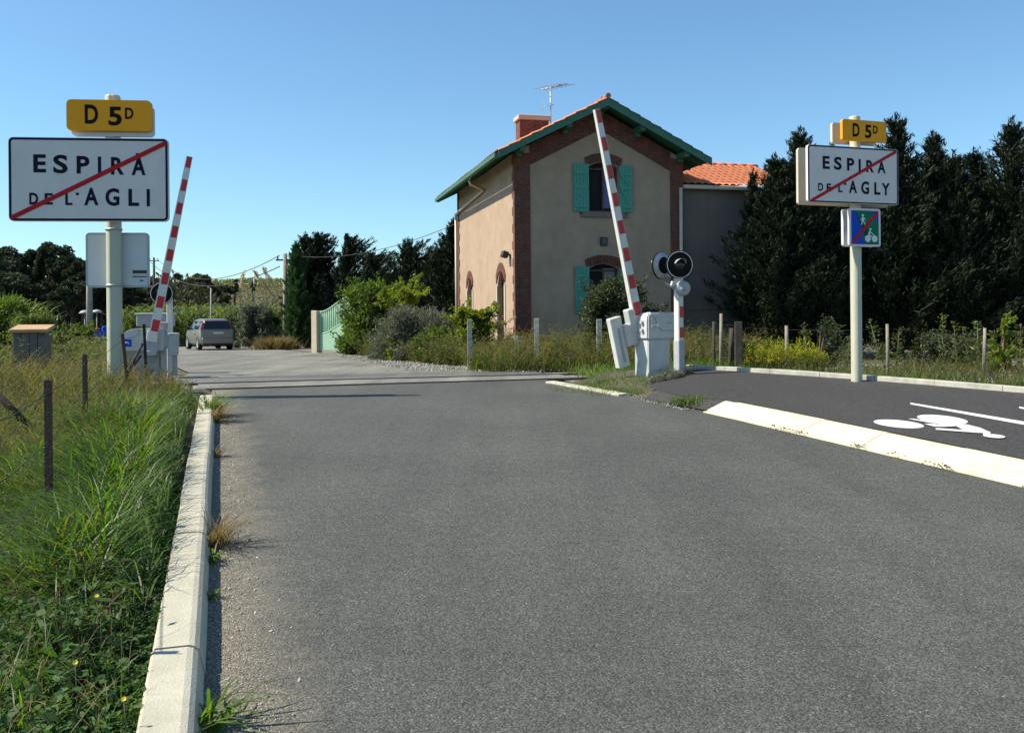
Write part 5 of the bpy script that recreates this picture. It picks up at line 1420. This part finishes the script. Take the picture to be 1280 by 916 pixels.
# dark woodland mass filling behind
parts=[]
for k in range(150):
    px = RNG.uniform(-140,258); Y = RNG.uniform(108,135); top = interp([(-140,335),(100,338),(150,348),(220,350),(285,362)],px)+RNG.uniform(0,36)
    c = np.array(at(px,top+14,Y)); m=520; dd = rdir(m); rc = RNG.uniform(1.8,3.2)
    parts.append(leaves(c+dd*(rc*RNG.random(m)**.4)[:,None],dd+rdir(m)*.6,RNG.uniform(.25,.6,m),.24))
for k in range(170):
    px = RNG.uniform(-140,250); Y = RNG.uniform(100,128); c = np.array(at(px,RNG.uniform(372,402),Y)); m=260; dd=rdir(m); rc=RNG.uniform(2.0,4.0)
    parts.append(leaves(c+dd*(rc*RNG.random(m)**.4)[:,None],dd+rdir(m)*.6,RNG.uniform(.35,.8,m),.34))
V,Q = join(parts); o = fast('woods',V,Q,M['woods']); tag(o,'dark far wood filling the slope behind the pines and the left barrier','woods',None,'stuff')
# vineyard rows on the hill
parts=[]
for rowi in range(26):
    y = 122+rowi*5.2; xs_ = np.arange(-95,-18,.26); xs_ = xs_+RNG.uniform(-.2,.2,len(xs_)); m = len(xs_)
    for rep in range(4):
        yy = y+RNG.normal(0,.35,m)+(xs_+60)*.05; zz = np.array([gz(a,b_) for a,b_ in zip(xs_,yy)])+RNG.uniform(.2,1.5,m)
        parts.append(leaves(np.column_stack([xs_+RNG.normal(0,.2,m),yy,zz]),rdir(m)+np.array([0,0,.6]),RNG.uniform(.3,.6,m),.3))
V,Q = join(parts); o = fast('vineyard_foliage',V,Q,M['vine']); tag(o,'rows of yellowing vines on the hill behind the car','vineyard',None,'stuff')

# ---------------------------------------------------------------- bushes
def bush(label,px,ptop,pbase_Y,wpx,mat,seed,nclump=30,per=420,leaf=.085,asp=.5,depth=.8,name='bush',group=None,lean=0,sharp=.3,z0=None,spread=.85,cr=.25,shoots=40,skirt=10):
    rg = np.random.default_rng(seed); Y=pbase_Y; p = at(px,ptop,Y); z0 = gz(p.x,Y) if z0 is None else z0; h = p.z-z0; R = wpx*Y/F/2
    parts=[]; cs=[]
    for k in range(nclump):
        a = rg.uniform(0,2*PI); rr = rg.random()**.5*spread; zc = rg.uniform(.06,.85)
        shr = math.sqrt(max(.05,1-(zc**2)*.85)); c = np.array([math.cos(a)*R*rr*shr,math.sin(a)*R*depth*rr*shr,zc*h*.93]); rc = min(R,h)*cr*rg.uniform(.65,1.3)
        m = int(per*rg.uniform(.6,1.4)); dd = unit(rg.normal(size=(m,3))); q = rg.random(m)**.5
        P = c+dd*(rc*q*rg.uniform(.8,1.35,m))[:,None]; keep = (P[:,2] > .02)
        D = dd*.8+rg.normal(size=(m,3))*.6+np.array([0,0,sharp])
        parts.append(leaves(P[keep],D[keep],leaf*rg.uniform(.6,1.5,keep.sum()),leaf*asp*rg.uniform(.7,1.2,keep.sum()))); cs.append(c)
    for k in range(shoots):
        c = cs[rg.integers(len(cs))]; out = np.array([c[0],c[1],0]); out = out/max(.01,np.linalg.norm(out))
        d0 = unit(out*rg.uniform(.2,1.1)+np.array([0,0,rg.uniform(.3,1.2)])+rg.normal(size=3)*.25); L0 = h*rg.uniform(.12,.32); m = int(L0/leaf*5)+8; u = rg.random(m)
        P = c+out*R*.12+d0*(u*L0+R*cr*.5)[:,None]; P[:,2] -= .12*L0*u*u; P += rg.normal(size=(m,3))*leaf*.35
        P = P[P[:,2] > .02]; m = len(P)
        if m: parts.append(leaves(P,d0+rg.normal(size=(m,3))*.7,leaf*rg.uniform(.6,1.4,m),leaf*asp))
    for k in range(skirt):
        a = rg.uniform(0,2*PI); c = np.array([math.cos(a)*R*rg.uniform(.7,1.12),math.sin(a)*R*depth*rg.uniform(.7,1.15),h*rg.uniform(.02,.16)]); m=int(per*.45); dd=unit(rg.normal(size=(m,3)))
        P = c+dd*(R*.2*rg.random(m)**.5)[:,None]; P = P[P[:,2] > .02]; m = len(P); parts.append(leaves(P,rdir(m)+np.array([0,0,sharp]),leaf*rg.uniform(.6,1.4,m),leaf*asp))
    t = thing(name,label,'bush',(p.x,Y,z0),0,group)
    mb = MB()
    for c in cs[::2]: mb.tube([(c[0]*.1,c[1]*.1,-.1),(c[0]*.55,c[1]*.55,c[2]*.5),c],[.03,.02,.007],5)
    mb.build('stems',M['twig'],t)
    V,Q = join(parts); fast('foliage',V,Q,M[mat],t); return t
bush('large bright green bush between the gate and the grey bush',473,341,36.5,108,'bush',301,60,620,.13,.55)
bush('green sapling crown rising from the large bush',505,346,35.2,46,'bush_yellow',302,18,420,.13,.55)
bush('low green shrub at the foot of the gate',446,416,37.6,34,'bush_yellow',303,14,380,.10,.5)
bush('grey green spiky bush left of the house',521,380,29.2,108,'bush_grey',304,70,640,.12,.22,sharp=.9)
bush('darker grey bush at the foot of the large green bush',492,410,30.5,58,'bush_grey',305,30,420,.10,.25,sharp=.9)
bush('yellow green shrub against the sunlit left wall of the house',592,373,26.3,58,'bush_yellow',306,34,520,.11,.6)
bush('small dry reddish shrub beside the door of the house',628,385,26.6,16,'plume',307,9,110,.05,.4)
bush('dark evergreen shrub in front of the lower window',768,331,24.6,92,'bush_dark',308,52,640,.085,.5,z0=road_z(24)+.1)
bush('thin dark shrub behind the signal post',808,372,25,50,'bush_dark',309,18,260,.085,.45)
bush('olive green bush cut by the left edge of the photo',-8,362,32,128,'bush',310,60,700,.13,.3,sharp=.8)
bush('pale green cane-like bush behind the hutch',55,385,30,70,'cane',311,40,420,.19,.16,sharp=1.0)
bush('green bush right of the car on the road edge',325,372,52,58,'bush_grey',312,40,420,.17,.4)
bush('dark green bush between the car and the double pole',345,385,54,40,'bush',313,26,340,.17,.4)
bush('dark green bush left of the canes',98,402,46,40,'bush',314,22,300,.14,.3)
bush('dark bare bramble behind the cycle path kerb left of the mast',1022,398,18.6,46,'bush_dark',316,16,110,.055,.5,spread=1.0,cr=.25)
bush('leafy climbing shoot at the far right of the path',1253,388,16.4,17,'bush_yellow',317,13,70,.075,.75,spread=.55,cr=.22,name='climbing_plant')
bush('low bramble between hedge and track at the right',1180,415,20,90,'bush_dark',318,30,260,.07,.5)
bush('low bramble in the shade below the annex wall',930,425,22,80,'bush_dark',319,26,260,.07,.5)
bush('low mixed green shrub in front of the grey bush by the road edge',548,404,26.9,52,'bush',320,24,420,.09,.5)
bush('small olive shrub between the green bush and the road',500,424,28.6,40,'bush_yellow',321,16,320,.08,.4)
# canes behind the car
def canes(region, n, hlo, hhi, mat, leafn=11, L=.75, zf=None):
    B = scatter(region,n,zf or gz); parts=[]
    H = RNG.uniform(hlo,hhi,n); az = RNG.uniform(0,2*PI,n)
    parts.append(blades(B,H,.05,.08,az,.08))
    for k in range(leafn):
        f = RNG.uniform(.15,1.0,n); P = B.copy(); P[:,2] += H*f*.97; a2 = RNG.uniform(0,2*PI,n)
        parts.append(blades(P,L*RNG.uniform(.6,1.2,n),.075,.75,a2,.55))
    return join(parts)
c1 = canes([(-26,60),(-19,58.5),(-15.6,60),(-17,66),(-27,68)],900,1.6,2.8,'cane')
o = fast('cane_foliage',c1[0],c1[1],M['cane']); tag(o,'band of green giant cane behind the car','cane',None,'stuff')
c1 = canes([(-32,36),(-22,38),(-21,44),(-34,44)],420,1.2,2.4,'cane')
o = fast('cane_foliage',c1[0],c1[1],M['cane']); tag(o,'band of pale green cane at the left edge behind the hutch','cane',None,'stuff')
# cane plumes on the ridge side
for i,(x0,y0,x1,y1,lb_) in enumerate(((300,372,303,347,'upright pale cane plume left of the mast'),(345,375,322,345,'leaning cane plume just right of the mast'),(352,378,333,342,'second leaning cane plume right of the mast'))):
    a = at(x0,y0,56); b_ = at(x1,y1,56); t = thing('cane_plume',lb_,'plant',(a.x,56,gz(a.x,56)),0,'cane plumes on the skyline'); o_ = Vector(t.location)
    mb = MB(); mb.tube([Vector((0,0,0)),a-o_,a.lerp(b_,.5)+Vector((0,0,.1))-o_,b_-o_],[.03,.025,.02,.012],5); mb.build('stalk',M['stem'],t)
    m=70; u=RNG.random(m); P=np.array(b_-o_)+(np.array(b_-a)/(b_-a).length)[None]*((u-.6)*.9)[:,None]+RNG.normal(size=(m,3))*.05
    V,Q = leaves(P,np.array(b_-a)[None]/(b_-a).length+RNG.normal(size=(m,3))*.25,.35,.06); fast('plume',V,Q,M['plume'],t)

# ---------------------------------------------------------------- grass
def patch(x,y): return vnoise(x+300,y+300,.55,1)*.6+vnoise(x+300,y+300,1.9,2)*.4
def verge(region,n,hl,hh,w0,w1,bias,leanr=(.1,.6),dr=(.1,.6),zf=terrain_z,thr=0.0):
    B = scatter(region,n,zf); k = patch(B[:,0],B[:,1])
    keep = RNG.random(len(B)) < np.clip(.25+1.3*(k-.25)*bias+thr,0.08,1); B = B[keep]; m=len(B); k=k[keep]
    H = RNG.uniform(hl,hh,m)*(.55+.9*k); ln=RNG.uniform(*leanr,m); dp=RNG.uniform(*dr,m); az=RNG.uniform(0,2*PI,m)+RNG.normal(0,.2,m)
    tip = B[:,0]+H*(ln+dp)*np.cos(az); edge_ = np.array([left_x(y) for y in B[:,1]])
    H = np.where((B[:,1] < 7.2) & (edge_-B[:,0] > .85) & (B[:,0] < edge_), H*.62, H)
    H = np.where((edge_-B[:,0] < .3) & (edge_-B[:,0] > 0), H*.6, H)
    over = (B[:,0] < edge_) & (tip > edge_+RNG.normal(-.05,.04,m)) & (B[:,1] < 14)
    az = np.where(over, PI-az, az)
    return blades(B,H,RNG.uniform(w0,w1,m),ln,az,dp)
lx = lambda y: left_x(y)-.07
nearL = [(lx(2.2)+.0,2.2),(lx(8),8.0),(-8.5,8.0),(-3.6,2.2)]
midL  = [(lx(7.6),7.6),(lx(13.6),13.6),(-14,13.6),(-9,7.6)]
farL  = [(lx(13.2),13.2),(-5.3,15.2),(-22,12.0),(-18,9.5)]
fresh = [(lx(4.6)+.0,4.6),(lx(11.5),11.5),(lx(11.5)-1.0,11.5),(lx(7)-1.5,7),(lx(4.6)-1.3,4.6)]
edge = [(lx(5),5),(lx(13.5),13.5),(lx(13.5)-.5,13.5),(lx(5)-.35,5)]
gp=[]
gp.append(verge(nearL,13000,.12,.36,.004,.010,1.2))
gp.append(verge(fresh,15000,.28,.62,.007,.015,1.0,(.2,.75),(.2,.8)))
gp.append(verge(edge,5000,.15,.42,.005,.012,1.0,(.2,.7)))
gp.append(verge(midL,24000,.15,.42,.006,.014,1.1))
gp.append(verge(farL,9000,.2,.5,.008,.018,1.0))
V,Q = join(gp); o = fast('grass',V,Q,M['grass']); tag(o,'dense fresh green grass on the verge left of the kerb','grass',None,'stuff')
gp=[]
gp.append(verge([(lx(4.5)-.7,4.5),(lx(9)-.9,9),(-9.5,9),(-4.8,4.5)],13000,.2,.55,.003,.007,.8,(.2,.9),(.1,.6)))
gp.append(verge([(lx(8)-.8,8),(lx(13.4)-.2,13.4),(-14,13.4),(-9,8)],22000,.25,.62,.004,.010,.9,(.1,.7)))
gp.append(verge(farL,9000,.3,.7,.006,.013,.9))
gp.append(verge([(lx(2.2),2.2),(lx(7),7.0),(-5,7.0),(-3.0,2.2)],6500,.15,.5,.002,.005,.8,(.2,1.0),(.1,.9)))
V,Q = join(gp); o = fast('dry_grass',V,Q,M['drygrass']); tag(o,'straw-coloured dry grass among the green on the left verge','grass',None,'stuff')
# broad-leaved weeds: stems with small leaves
def weedmass(region,n,hl,hh,leafs,L,wd,zf=terrain_z,flat=.3):
    B = scatter(region,n,zf); H = RNG.uniform(hl,hh,n)*(.6+.8*patch(B[:,0]*1.7,B[:,1]*1.7)); az=RNG.uniform(0,2*PI,n); ln=RNG.uniform(.05,.6,n); e_=np.array([left_x(y) for y in B[:,1]])-B[:,0]; H=np.where((e_>0)&(e_<.28)&(B[:,1]<14),H*.45,H)
    parts=[blades(B,H,.005,ln,az,.1)]
    for k in range(leafs):
        f=RNG.uniform(.2,1.05,n); P=B.copy(); P[:,2]+=H*f*.92; P[:,0]+=np.cos(az)*H*ln*f+RNG.normal(0,L*.5,n); P[:,1]+=np.sin(az)*H*ln*f+RNG.normal(0,L*.5,n)
        D=rdir(n)*np.array([1,1,.55])+np.array([0,0,.15]); nr=rdir(n)*flat*2+np.array([0,0,1.])
        parts.append(leaves(P,D,L*RNG.uniform(.5,1.5,n),wd*RNG.uniform(.6,1.4,n),nrm=nr))
    return join(parts)
wp=[]
wp.append(weedmass([(left_x(2.0)-.01,2.0),(left_x(7.5)-.01,7.5),(left_x(7.5)-.3,7.5),(left_x(2.0)-.34,2.0)],2200,.05,.13,12,.03,.016))
wp.append(weedmass([(lx(2.4)-.1,2.4),(lx(5.6)-.1,5.6),(lx(5.6)-1.5,5.6),(lx(2.4)-1.6,2.4)],420,.1,.26,7,.062,.036))
wp.append(weedmass([(lx(2.2)-.05,2.2),(lx(6.0)-.05,6.0),(lx(6)-1.3,6.0),(lx(2.2)-2.2,2.2)],4200,.06,.24,16,.038,.021))
wp.append(weedmass([(lx(4.8),4.8),(lx(8.5),8.5),(lx(8.5)-2.2,8.5),(lx(4.8)-2.6,4.8)],1500,.1,.3,10,.045,.02))
V,Q = join(wp); o = fast('weeds',V,Q,M['weeds']); tag(o,'dark leafy weeds filling the lower left verge beside the kerb','weeds',None,'stuff')
wp=[weedmass([(lx(7.0),7.0),(lx(13.2),13.2),(-13,13.2),(-7.5,7.0)],5200,.15,.6,14,.034,.012),
    weedmass([(-6.0,14.2),(-7.8,19),(-30,14),(-24,10)],3200,.3,.9,16,.06,.02),
    weedmass([(-9.4,20.4),(-12,30),(-40,34),(-34,16)],3600,.3,1.0,14,.10,.035),
    weedmass([(-12.2,30),(-18.2,45),(-60,50),(-44,32)],2600,.3,.9,12,.16,.06),
    weedmass([(-23,58),(-26,90),(-90,95),(-62,52)],2400,.3,.8,10,.3,.14)]
V,Q = join(wp); o = fast('weeds',V,Q,M['weeds_b']); tag(o,'olive and straw weeds around the left fence, hutch and barrier','weeds',None,'stuff')
# vegetation between the track and the house and behind the path
FRt = lambda s,d: (track_pt(s,d).x, track_pt(s,d).y)
band1 = [FRt(5.4,3.0),FRt(8.6,2.2),FRt(11,2.2),(6.6,24),(5.6,27),(-.2,26.8),(-.9,24)]
band0 = [FRt(5.2,3.4),(-1.2,23.8),(-2.0,26.6),(-.4,27),(1.0,24)]
gp=[verge(band1,13000,.25,.7,.008,.018,1.0,(.05,.5)),verge(band0,4000,.25,.7,.008,.018,1.0),
    verge([FRt(6.6,-.7),FRt(7.0,2.4),FRt(10,2.2),FRt(12,-.9),(5,17.6),(2.6,17.3),(1.2,16.6)],5000,.12,.4,.006,.014,.8),
    verge([(back_x(17.1)+.1,17.1),(back_x(12)+.1,12),(9.6,12),(11,17.5),(5,18.4)],9000,.08,.26,.005,.011,.8)]
V,Q = join(gp); o = fast('grass',V,Q,M['grass']); tag(o,'tall green grass in front of the house and behind the path kerb','grass',None,'stuff')
gp=[verge(band1,9000,.4,1.05,.007,.015,.9,(.05,.45)),verge(band0,3000,.35,.8,.007,.015,.9),
    verge([(back_x(16)+.2,16),(back_x(12)+.2,12),(9.6,12),(11,17.5)],2500,.2,.5,.004,.01,.8)]
V,Q = join(gp); o = fast('dry_grass',V,Q,M['drygrass']); tag(o,'pale dry grass in front of the house behind the concrete posts','grass',None,'stuff')
wp=[weedmass([(-2.0,24.6),(-1.0,23.6),(-1.0,26.4),(-3.4,31),(-6.0,38.6),(-6.9,38.2),(-4.0,30)],3200,.2,.85,18,.085,.03),weedmass(band1,2600,.3,1.05,18,.075,.025),weedmass(band0,700,.3,.7,16,.075,.028),
    weedmass([(back_x(17)+.3,17.0),(back_x(13)+.4,13),(9.6,12.6),(11,18),(6,18.2)],650,.15,.42,14,.045,.016),
    weedmass([(6,18.8),(11,18.6),(16,22),(15,25),(6.5,24)],260,.3,1.0,22,.07,.02)]
V,Q = join(wp); o = fast('weeds',V,Q,M['weeds_b']); tag(o,'tall leafy weeds between the track, the house and the cypress hedge','weeds',None,'stuff')
# yellow flowering plants behind the path
a = ground(925,462,path_z); reg = [(4.4,17.6),(5.3,16.7),(6.0,17.3),(5.4,18.6)]
B=scatter(reg,420,lambda x,y: path_z(x,y)-.1); H=RNG.uniform(.28,.50,420)*(.55+.75*vnoise(B[:,0]+50,B[:,1]+50,3.2,21)); parts=[]
for k in range(20):
    f=RNG.uniform(.5,1.1,420); P=B.copy(); P[:,2]+=H*f; P[:,:2]+=RNG.normal(0,.05,(420,2))*(1.25-f)[:,None]; parts.append(leaves(P,rdir(420)+np.array([0,0,.6]),.042,.022))
V,Q=join(parts); o=fast('flowering_weeds',V,Q,M['yellowfl']); tag(o,'bright yellow flowering weeds behind the kerb right of the dark sleeper','flowering plants',None,'stuff')
wq=weedmass(reg,420,.25,.5,14,.05,.014); o=fast('weeds',wq[0],wq[1],M['weeds_b']); tag(o,'green stems and leaves under the yellow flowers behind the kerb','weeds',None,'stuff')
# tall single weeds on the right (countable)
def tallweed(px,ptop,Y,label,mat='cane',n=60,L=.12,lean=.0,seed=0,wd=.3):
    rg=np.random.default_rng(seed+900); p=at(px,ptop,Y); z0=gz(p.x,Y); h=p.z-z0
    t=thing('tall_weed',label,'plant',(p.x,Y,z0),0,'tall weeds behind the cycle path'); mb=MB(); mb.tube([(-lean*h,0,-.05),(-lean*h*.4,0,h*.5),(0,0,h)],[.012,.010,.004],5); mb.build('stem',M['stem'],t)
    n=int(n); f=rg.random(n)**.7; P=np.column_stack([-lean*h*(1-f)+rg.normal(0,.035,n),rg.normal(0,.035,n),f*h]); a=rg.uniform(0,2*PI,n)
    D=np.column_stack([np.cos(a),np.sin(a),np.full(n,.5)]); P+=D*.05
    V,Q=leaves(P,D,L*rg.uniform(.5,1.3,n)*(1.1-f*.6),L*wd); fast('foliage',V,Q,M[mat],t)
for i,(px,pt,Y,lb_,lean) in enumerate(((1087,400,16.6,'tall leaning weed just right of the right sign mast',-.35),(1124,412,16.2,'upright feathery weed right of the pale stake',.1),(1005,405,18.0,'feathery weed left of the right sign mast',.0),(1178,392,18.5,'very tall thin weed with a round head against the dark hedge',.0),(1192,402,18.2,'slim weed right of the very tall thin one',-.1),(1203,410,17.4,'bushy weed left of the leaning stake at the far right',-.25),(1222,402,17.2,'feathery weed just behind the leaning stake',.0),(1243,412,16.6,'weed beside the climbing shoot',.1),(1276,405,15.6,'weed cut by the right edge of the photo',.0),(1062,420,17.0,'weed partly hidden by the right sign mast',.1),(956,432,18.4,'weed in the middle of the yellow flowers',.0),(870,420,18.5,'slim weed right of the signal post',.0))):
    tallweed(px,pt,Y,lb_,'weeds_b' if i%3 else 'cane',90,.13,lean,i)
# plants at the foot of the left kerb, each one a thing
def tuft(x,y,label,h,n,mat,name='grass_tuft',w=.010,droop=(.2,.9),zf=road_z,group='tufts growing out of the kerb joint'):
    t=thing(name,label,'plant',(x,y,zf(y)),0,group); B=np.column_stack([RNG.normal(0,h*.10,n),RNG.normal(0,h*.22,n),np.zeros(n)-.01])
    V,Q=blades(B,h*RNG.uniform(.5,1.2,n),w,RNG.uniform(.1,.9,n),RNG.normal(.1,1.2,n),RNG.uniform(*droop,n)); fast('leaves',V,Q,M[mat],t); return t
kx = lambda y: left_x(y)+.245
tuft(kx(3.55),3.55,'green broad-bladed tuft at the near foot of the left kerb',.24,34,'grass',w=.016)
tuft(kx(5.05),5.05,'tiny green sprig at the foot of the left kerb',.10,14,'grass',w=.012)
o=tuft(kx(6.1)+.03,6.1,'large reddish dry tuft spreading from the left kerb onto the road',.30,150,'drygrass',w=.006)
tuft(kx(5.75),5.75,'small green tuft beside the reddish dry one',.16,24,'grass',w=.012)
tuft(kx(11.8),11.8,'dark dry tuft at the far end of the left kerb',.34,120,'drygrass',w=.010)
tuft(kx(12.3)-.1,12.3,'tall bright green tuft hanging over the far end of the left kerb',.48,150,'grass',w=.014)
tuft(kx(9.3),9.3,'sparse dry tuft halfway along the left kerb',.18,50,'drygrass',w=.007)
p=at(343,431,47.5)
t=thing('dry_bush','tall dry straw-coloured tuft at the foot of the double pole','bush',(p.x,47.5,gz(p.x,47.5))); n=1500; B=np.column_stack([RNG.normal(0,.45,n),RNG.normal(0,.3,n),np.zeros(n)]); V,Q=blades(B,RNG.uniform(.4,1.0,n),.025,RNG.uniform(.1,.6,n),RNG.uniform(0,2*PI,n),RNG.uniform(.1,.6,n)); fast('leaves',V,Q,M['drygrass'],t)
p=ground(868,508); t=thing('grass_tuft','low green grass clump at the tip of the wide white kerb','plant',(p.x+.05,p.y,road_z(p.y)+.03)); n=800; B=np.column_stack([RNG.normal(0,.17,n),RNG.normal(0,.13,n),np.zeros(n)]); V,Q=blades(B,RNG.uniform(.08,.20,n),.009,RNG.uniform(.1,.8,n),RNG.uniform(0,2*PI,n),RNG.uniform(.1,.7,n)); fast('leaves',V,Q,M['grass'],t)
# extra spread so that the clump is wide
c=bpy.data.objects[-1] if False else None
# grass island at the barrier foot
isl=[tuple(ground(px,py,path_z)[:2]) for px,py in ((690,479),(760,487),(846,471),(852,464),(760,467),(690,472))]
gq=[verge(isl,8000,.05,.16,.004,.010,1.0,zf=terrain_z),verge(isl,2500,.08,.22,.003,.007,1.0,zf=terrain_z)]
V,Q=join(gq); o=fast('grass',V,Q,M['grass']); tag(o,'short grass island at the foot of the right barrier cabinet','grass',None,'stuff')
gq=[weedmass([tuple(ground(px,py,path_z)[:2]) for px,py in ((800,482),(850,472),(866,466),(856,462),(830,470))],500,.05,.16,10,.035,.016,zf=lambda x,y: path_z(x,y)-.02)]
V,Q=join(gq); o=fast('weeds',V,Q,M['bush_grey']); tag(o,'grey green creeping weeds at the foot of the signal post','weeds',None,'stuff')
# yellow flowers
for i,(px,py,Y,lb_) in enumerate(((121,745,4.05,'upper yellow flower in the lower left weeds'),(125,758,3.95,'yellow flower just below the upper one in the weeds'),(155,874,3.3,'yellow flower nearest the kerb at the bottom of the verge'),(94,828,3.5,'pale yellow flower in the middle of the lower weeds'))):
    p=at(px,py,Y); z0=gz(p.x,Y); t=thing('yellow_flower',lb_,'flower',(p.x,Y,z0),0,'yellow flowers in the left verge'); h=max(.12,p.z-z0)
    mb=MB(); mb.tube([(0.01,0,-.02),(0,0,h)],[.003,.002],5); mb.build('stem',M['stem'],t)
    mb=MB(); Rm=Matrix.Translation((0,0,h))@euler(.6,random.uniform(-.4,.4),0)
    for k in range(12):
        a=2*PI*k/12; c_2,s_2=math.cos(a),math.sin(a); mb.poly([Rm@Vector((0,0,0)),Rm@Vector((.006*c_2-.0025*s_2,.006*s_2+.0025*c_2,.004)),Rm@Vector((.0105*c_2,.0105*s_2,.005)),Rm@Vector((.006*c_2+.0025*s_2,.006*s_2-.0025*c_2,.004))])
    mb.build('petals',M['petal'],t)

# ---------------------------------------------------------------- stones
def stones(P, s):
    n=len(P); base=np.array([[1,0,0],[-1,0,0],[0,1,0],[0,-1,0],[0,0,1],[0,0,-1]],float); V=base[None]*RNG.uniform(.5,1.3,(n,6,1))*s[:,None,None]*RNG.uniform(.6,1.2,(n,1,3))
    a=RNG.uniform(0,2*PI,n); c,s_=np.cos(a),np.sin(a); x=V[:,:,0]*c[:,None]-V[:,:,1]*s_[:,None]; y=V[:,:,0]*s_[:,None]+V[:,:,1]*c[:,None]; V[:,:,0]=x; V[:,:,1]=y
    V+=P[:,None]; f=np.array([[0,2,4],[2,1,4],[1,3,4],[3,0,4],[2,0,5],[1,2,5],[3,1,5],[0,3,5]]); Q=(np.arange(n)[:,None,None]*6+f[None]).reshape(-1,3); return V.reshape(-1,3),Q
def stone_leaf(name,cols):
    m,nt,b=newmat(name); g=N(nt,'ShaderNodeNewGeometry'); c=ramp(nt,g.outputs['Random Per Island'],[(i/(len(cols)-1),k) for i,k in enumerate(cols)]); nt.links.new(c,b.inputs['Base Color']); b.inputs['Roughness'].default_value=.9; return m
M['stones']=stone_leaf('loose_stones',[(.12,.11,.09),(.24,.22,.18),(.36,.33,.27),(.5,.47,.4)])
M['stones_grey']=stone_leaf('ballast_stones',[(.08,.078,.07),(.16,.155,.14),(.26,.25,.22),(.36,.34,.3)])
n=15000; y=2.4+11.2*RNG.random(n)**1.4; d=np.abs(RNG.normal(0,.16,n))+.0; x=np.array([left_x(v)+.235 for v in y])+d; z=np.array([road_z(v) for v in y])
sz=RNG.uniform(.002,.006,n)*(1+1.6*(RNG.random(n)>.97)); V,Q=stones(np.column_stack([x,y,z+.001]),sz); o=fast('gravel',V,Q,M['stones']); tag(o,'loose grit gathered along the foot of the left kerb','gravel',None,'stuff')
n=3000; B=scatter([FRt(6.9,-1.0),FRt(7.3,2.4),FRt(20,2.4),FRt(20,-1.1)],n,road_z_ := (lambda x,y: road_z(y))); V,Q=stones(B+np.array([0,0,.0]),RNG.uniform(.02,.05,n)); 
V2,Q2=stones(scatter([(7.2,14.6),(9.9,13.6),(11.5,17.2),(7.6,17.0)],2600,lambda x,y: terrain_z(x,y)+.02),RNG.uniform(.02,.05,2600))
V3,Q3=stones(scatter([FRt(-.7,-1.0),FRt(-.7,2.4),FRt(-16,2.4),FRt(-16,-1.0)],1800,lambda x,y: road_z(y)),RNG.uniform(.02,.05,1800))
o=fast('ballast_gravel',np.concatenate([V,V2,V3]),np.concatenate([Q,Q2+len(V),Q3+len(V)+len(V2)]),M['stones_grey']); tag(o,'loose grey ballast stones along the track and behind the path kerb','gravel',None,'stuff')
n=2400; B=scatter([(.6,20.2),(-2.4,21.5),(-4.4,27.5),(-6.2,33),(-7.4,37.5),(-5.6,34),(-3.2,28.5),(-1.2,24.6),(1.6,21.4)],n,lambda x,y: road_z(y)+.0); V,Q=stones(B,RNG.uniform(.012,.04,n)); o=fast('gravel',V,Q,M['stones_grey']); tag(o,'pale gravel along the bushes on the far side of the track','gravel',None,'stuff')
n=700; B=scatter([tuple(ground(px,py)[:2]) for px,py in ((680,480),(760,492),(850,513),(880,512),(845,504),(760,487),(700,479))],n,lambda x,y: road_z(y)+.01); V,Q=stones(B,RNG.uniform(.006,.016,n)); o=fast('gravel',V,Q,M['stones']); tag(o,'thin line of gravel beside the low edging stones right of the road','gravel',None,'stuff')
# brown leaf litter in the gutter of the wide kerb
n=900; u=RNG.random(n)**.8; y=12.0-u*4.0; x=np.array([front_x(v) for v in y])-RNG.normal(.03,.035,n)-.03; z=np.array([road_z(v) for v in y])+.03+RNG.random(n)*.02
clump=(vnoise(y*3,y*0+1,1.3,9)>.62)&(RNG.random(n)<.5); V,Q=leaves(np.column_stack([x,y,z])[clump],rdir(clump.sum())*np.array([1,1,.3]),.035,.014); o=fast('leaf_litter',V,Q,M['twigleaf']); tag(o,'brown dead leaves caught along the wide white kerb','leaves',None,'stuff')
# scattered pebbles on the road, pale
n=220; B=scatter([(RL(3.2),3.2),(front_x(4),4),(front_x(13),13),(RL(13),13)],n,lambda x,y: road_z(y)); V,Q=stones(B,RNG.uniform(.002,.006,n)); o=fast('gravel',V,Q,M['stones']); tag(o,'a few pale pebbles scattered over the dark road','gravel',None,'stuff')
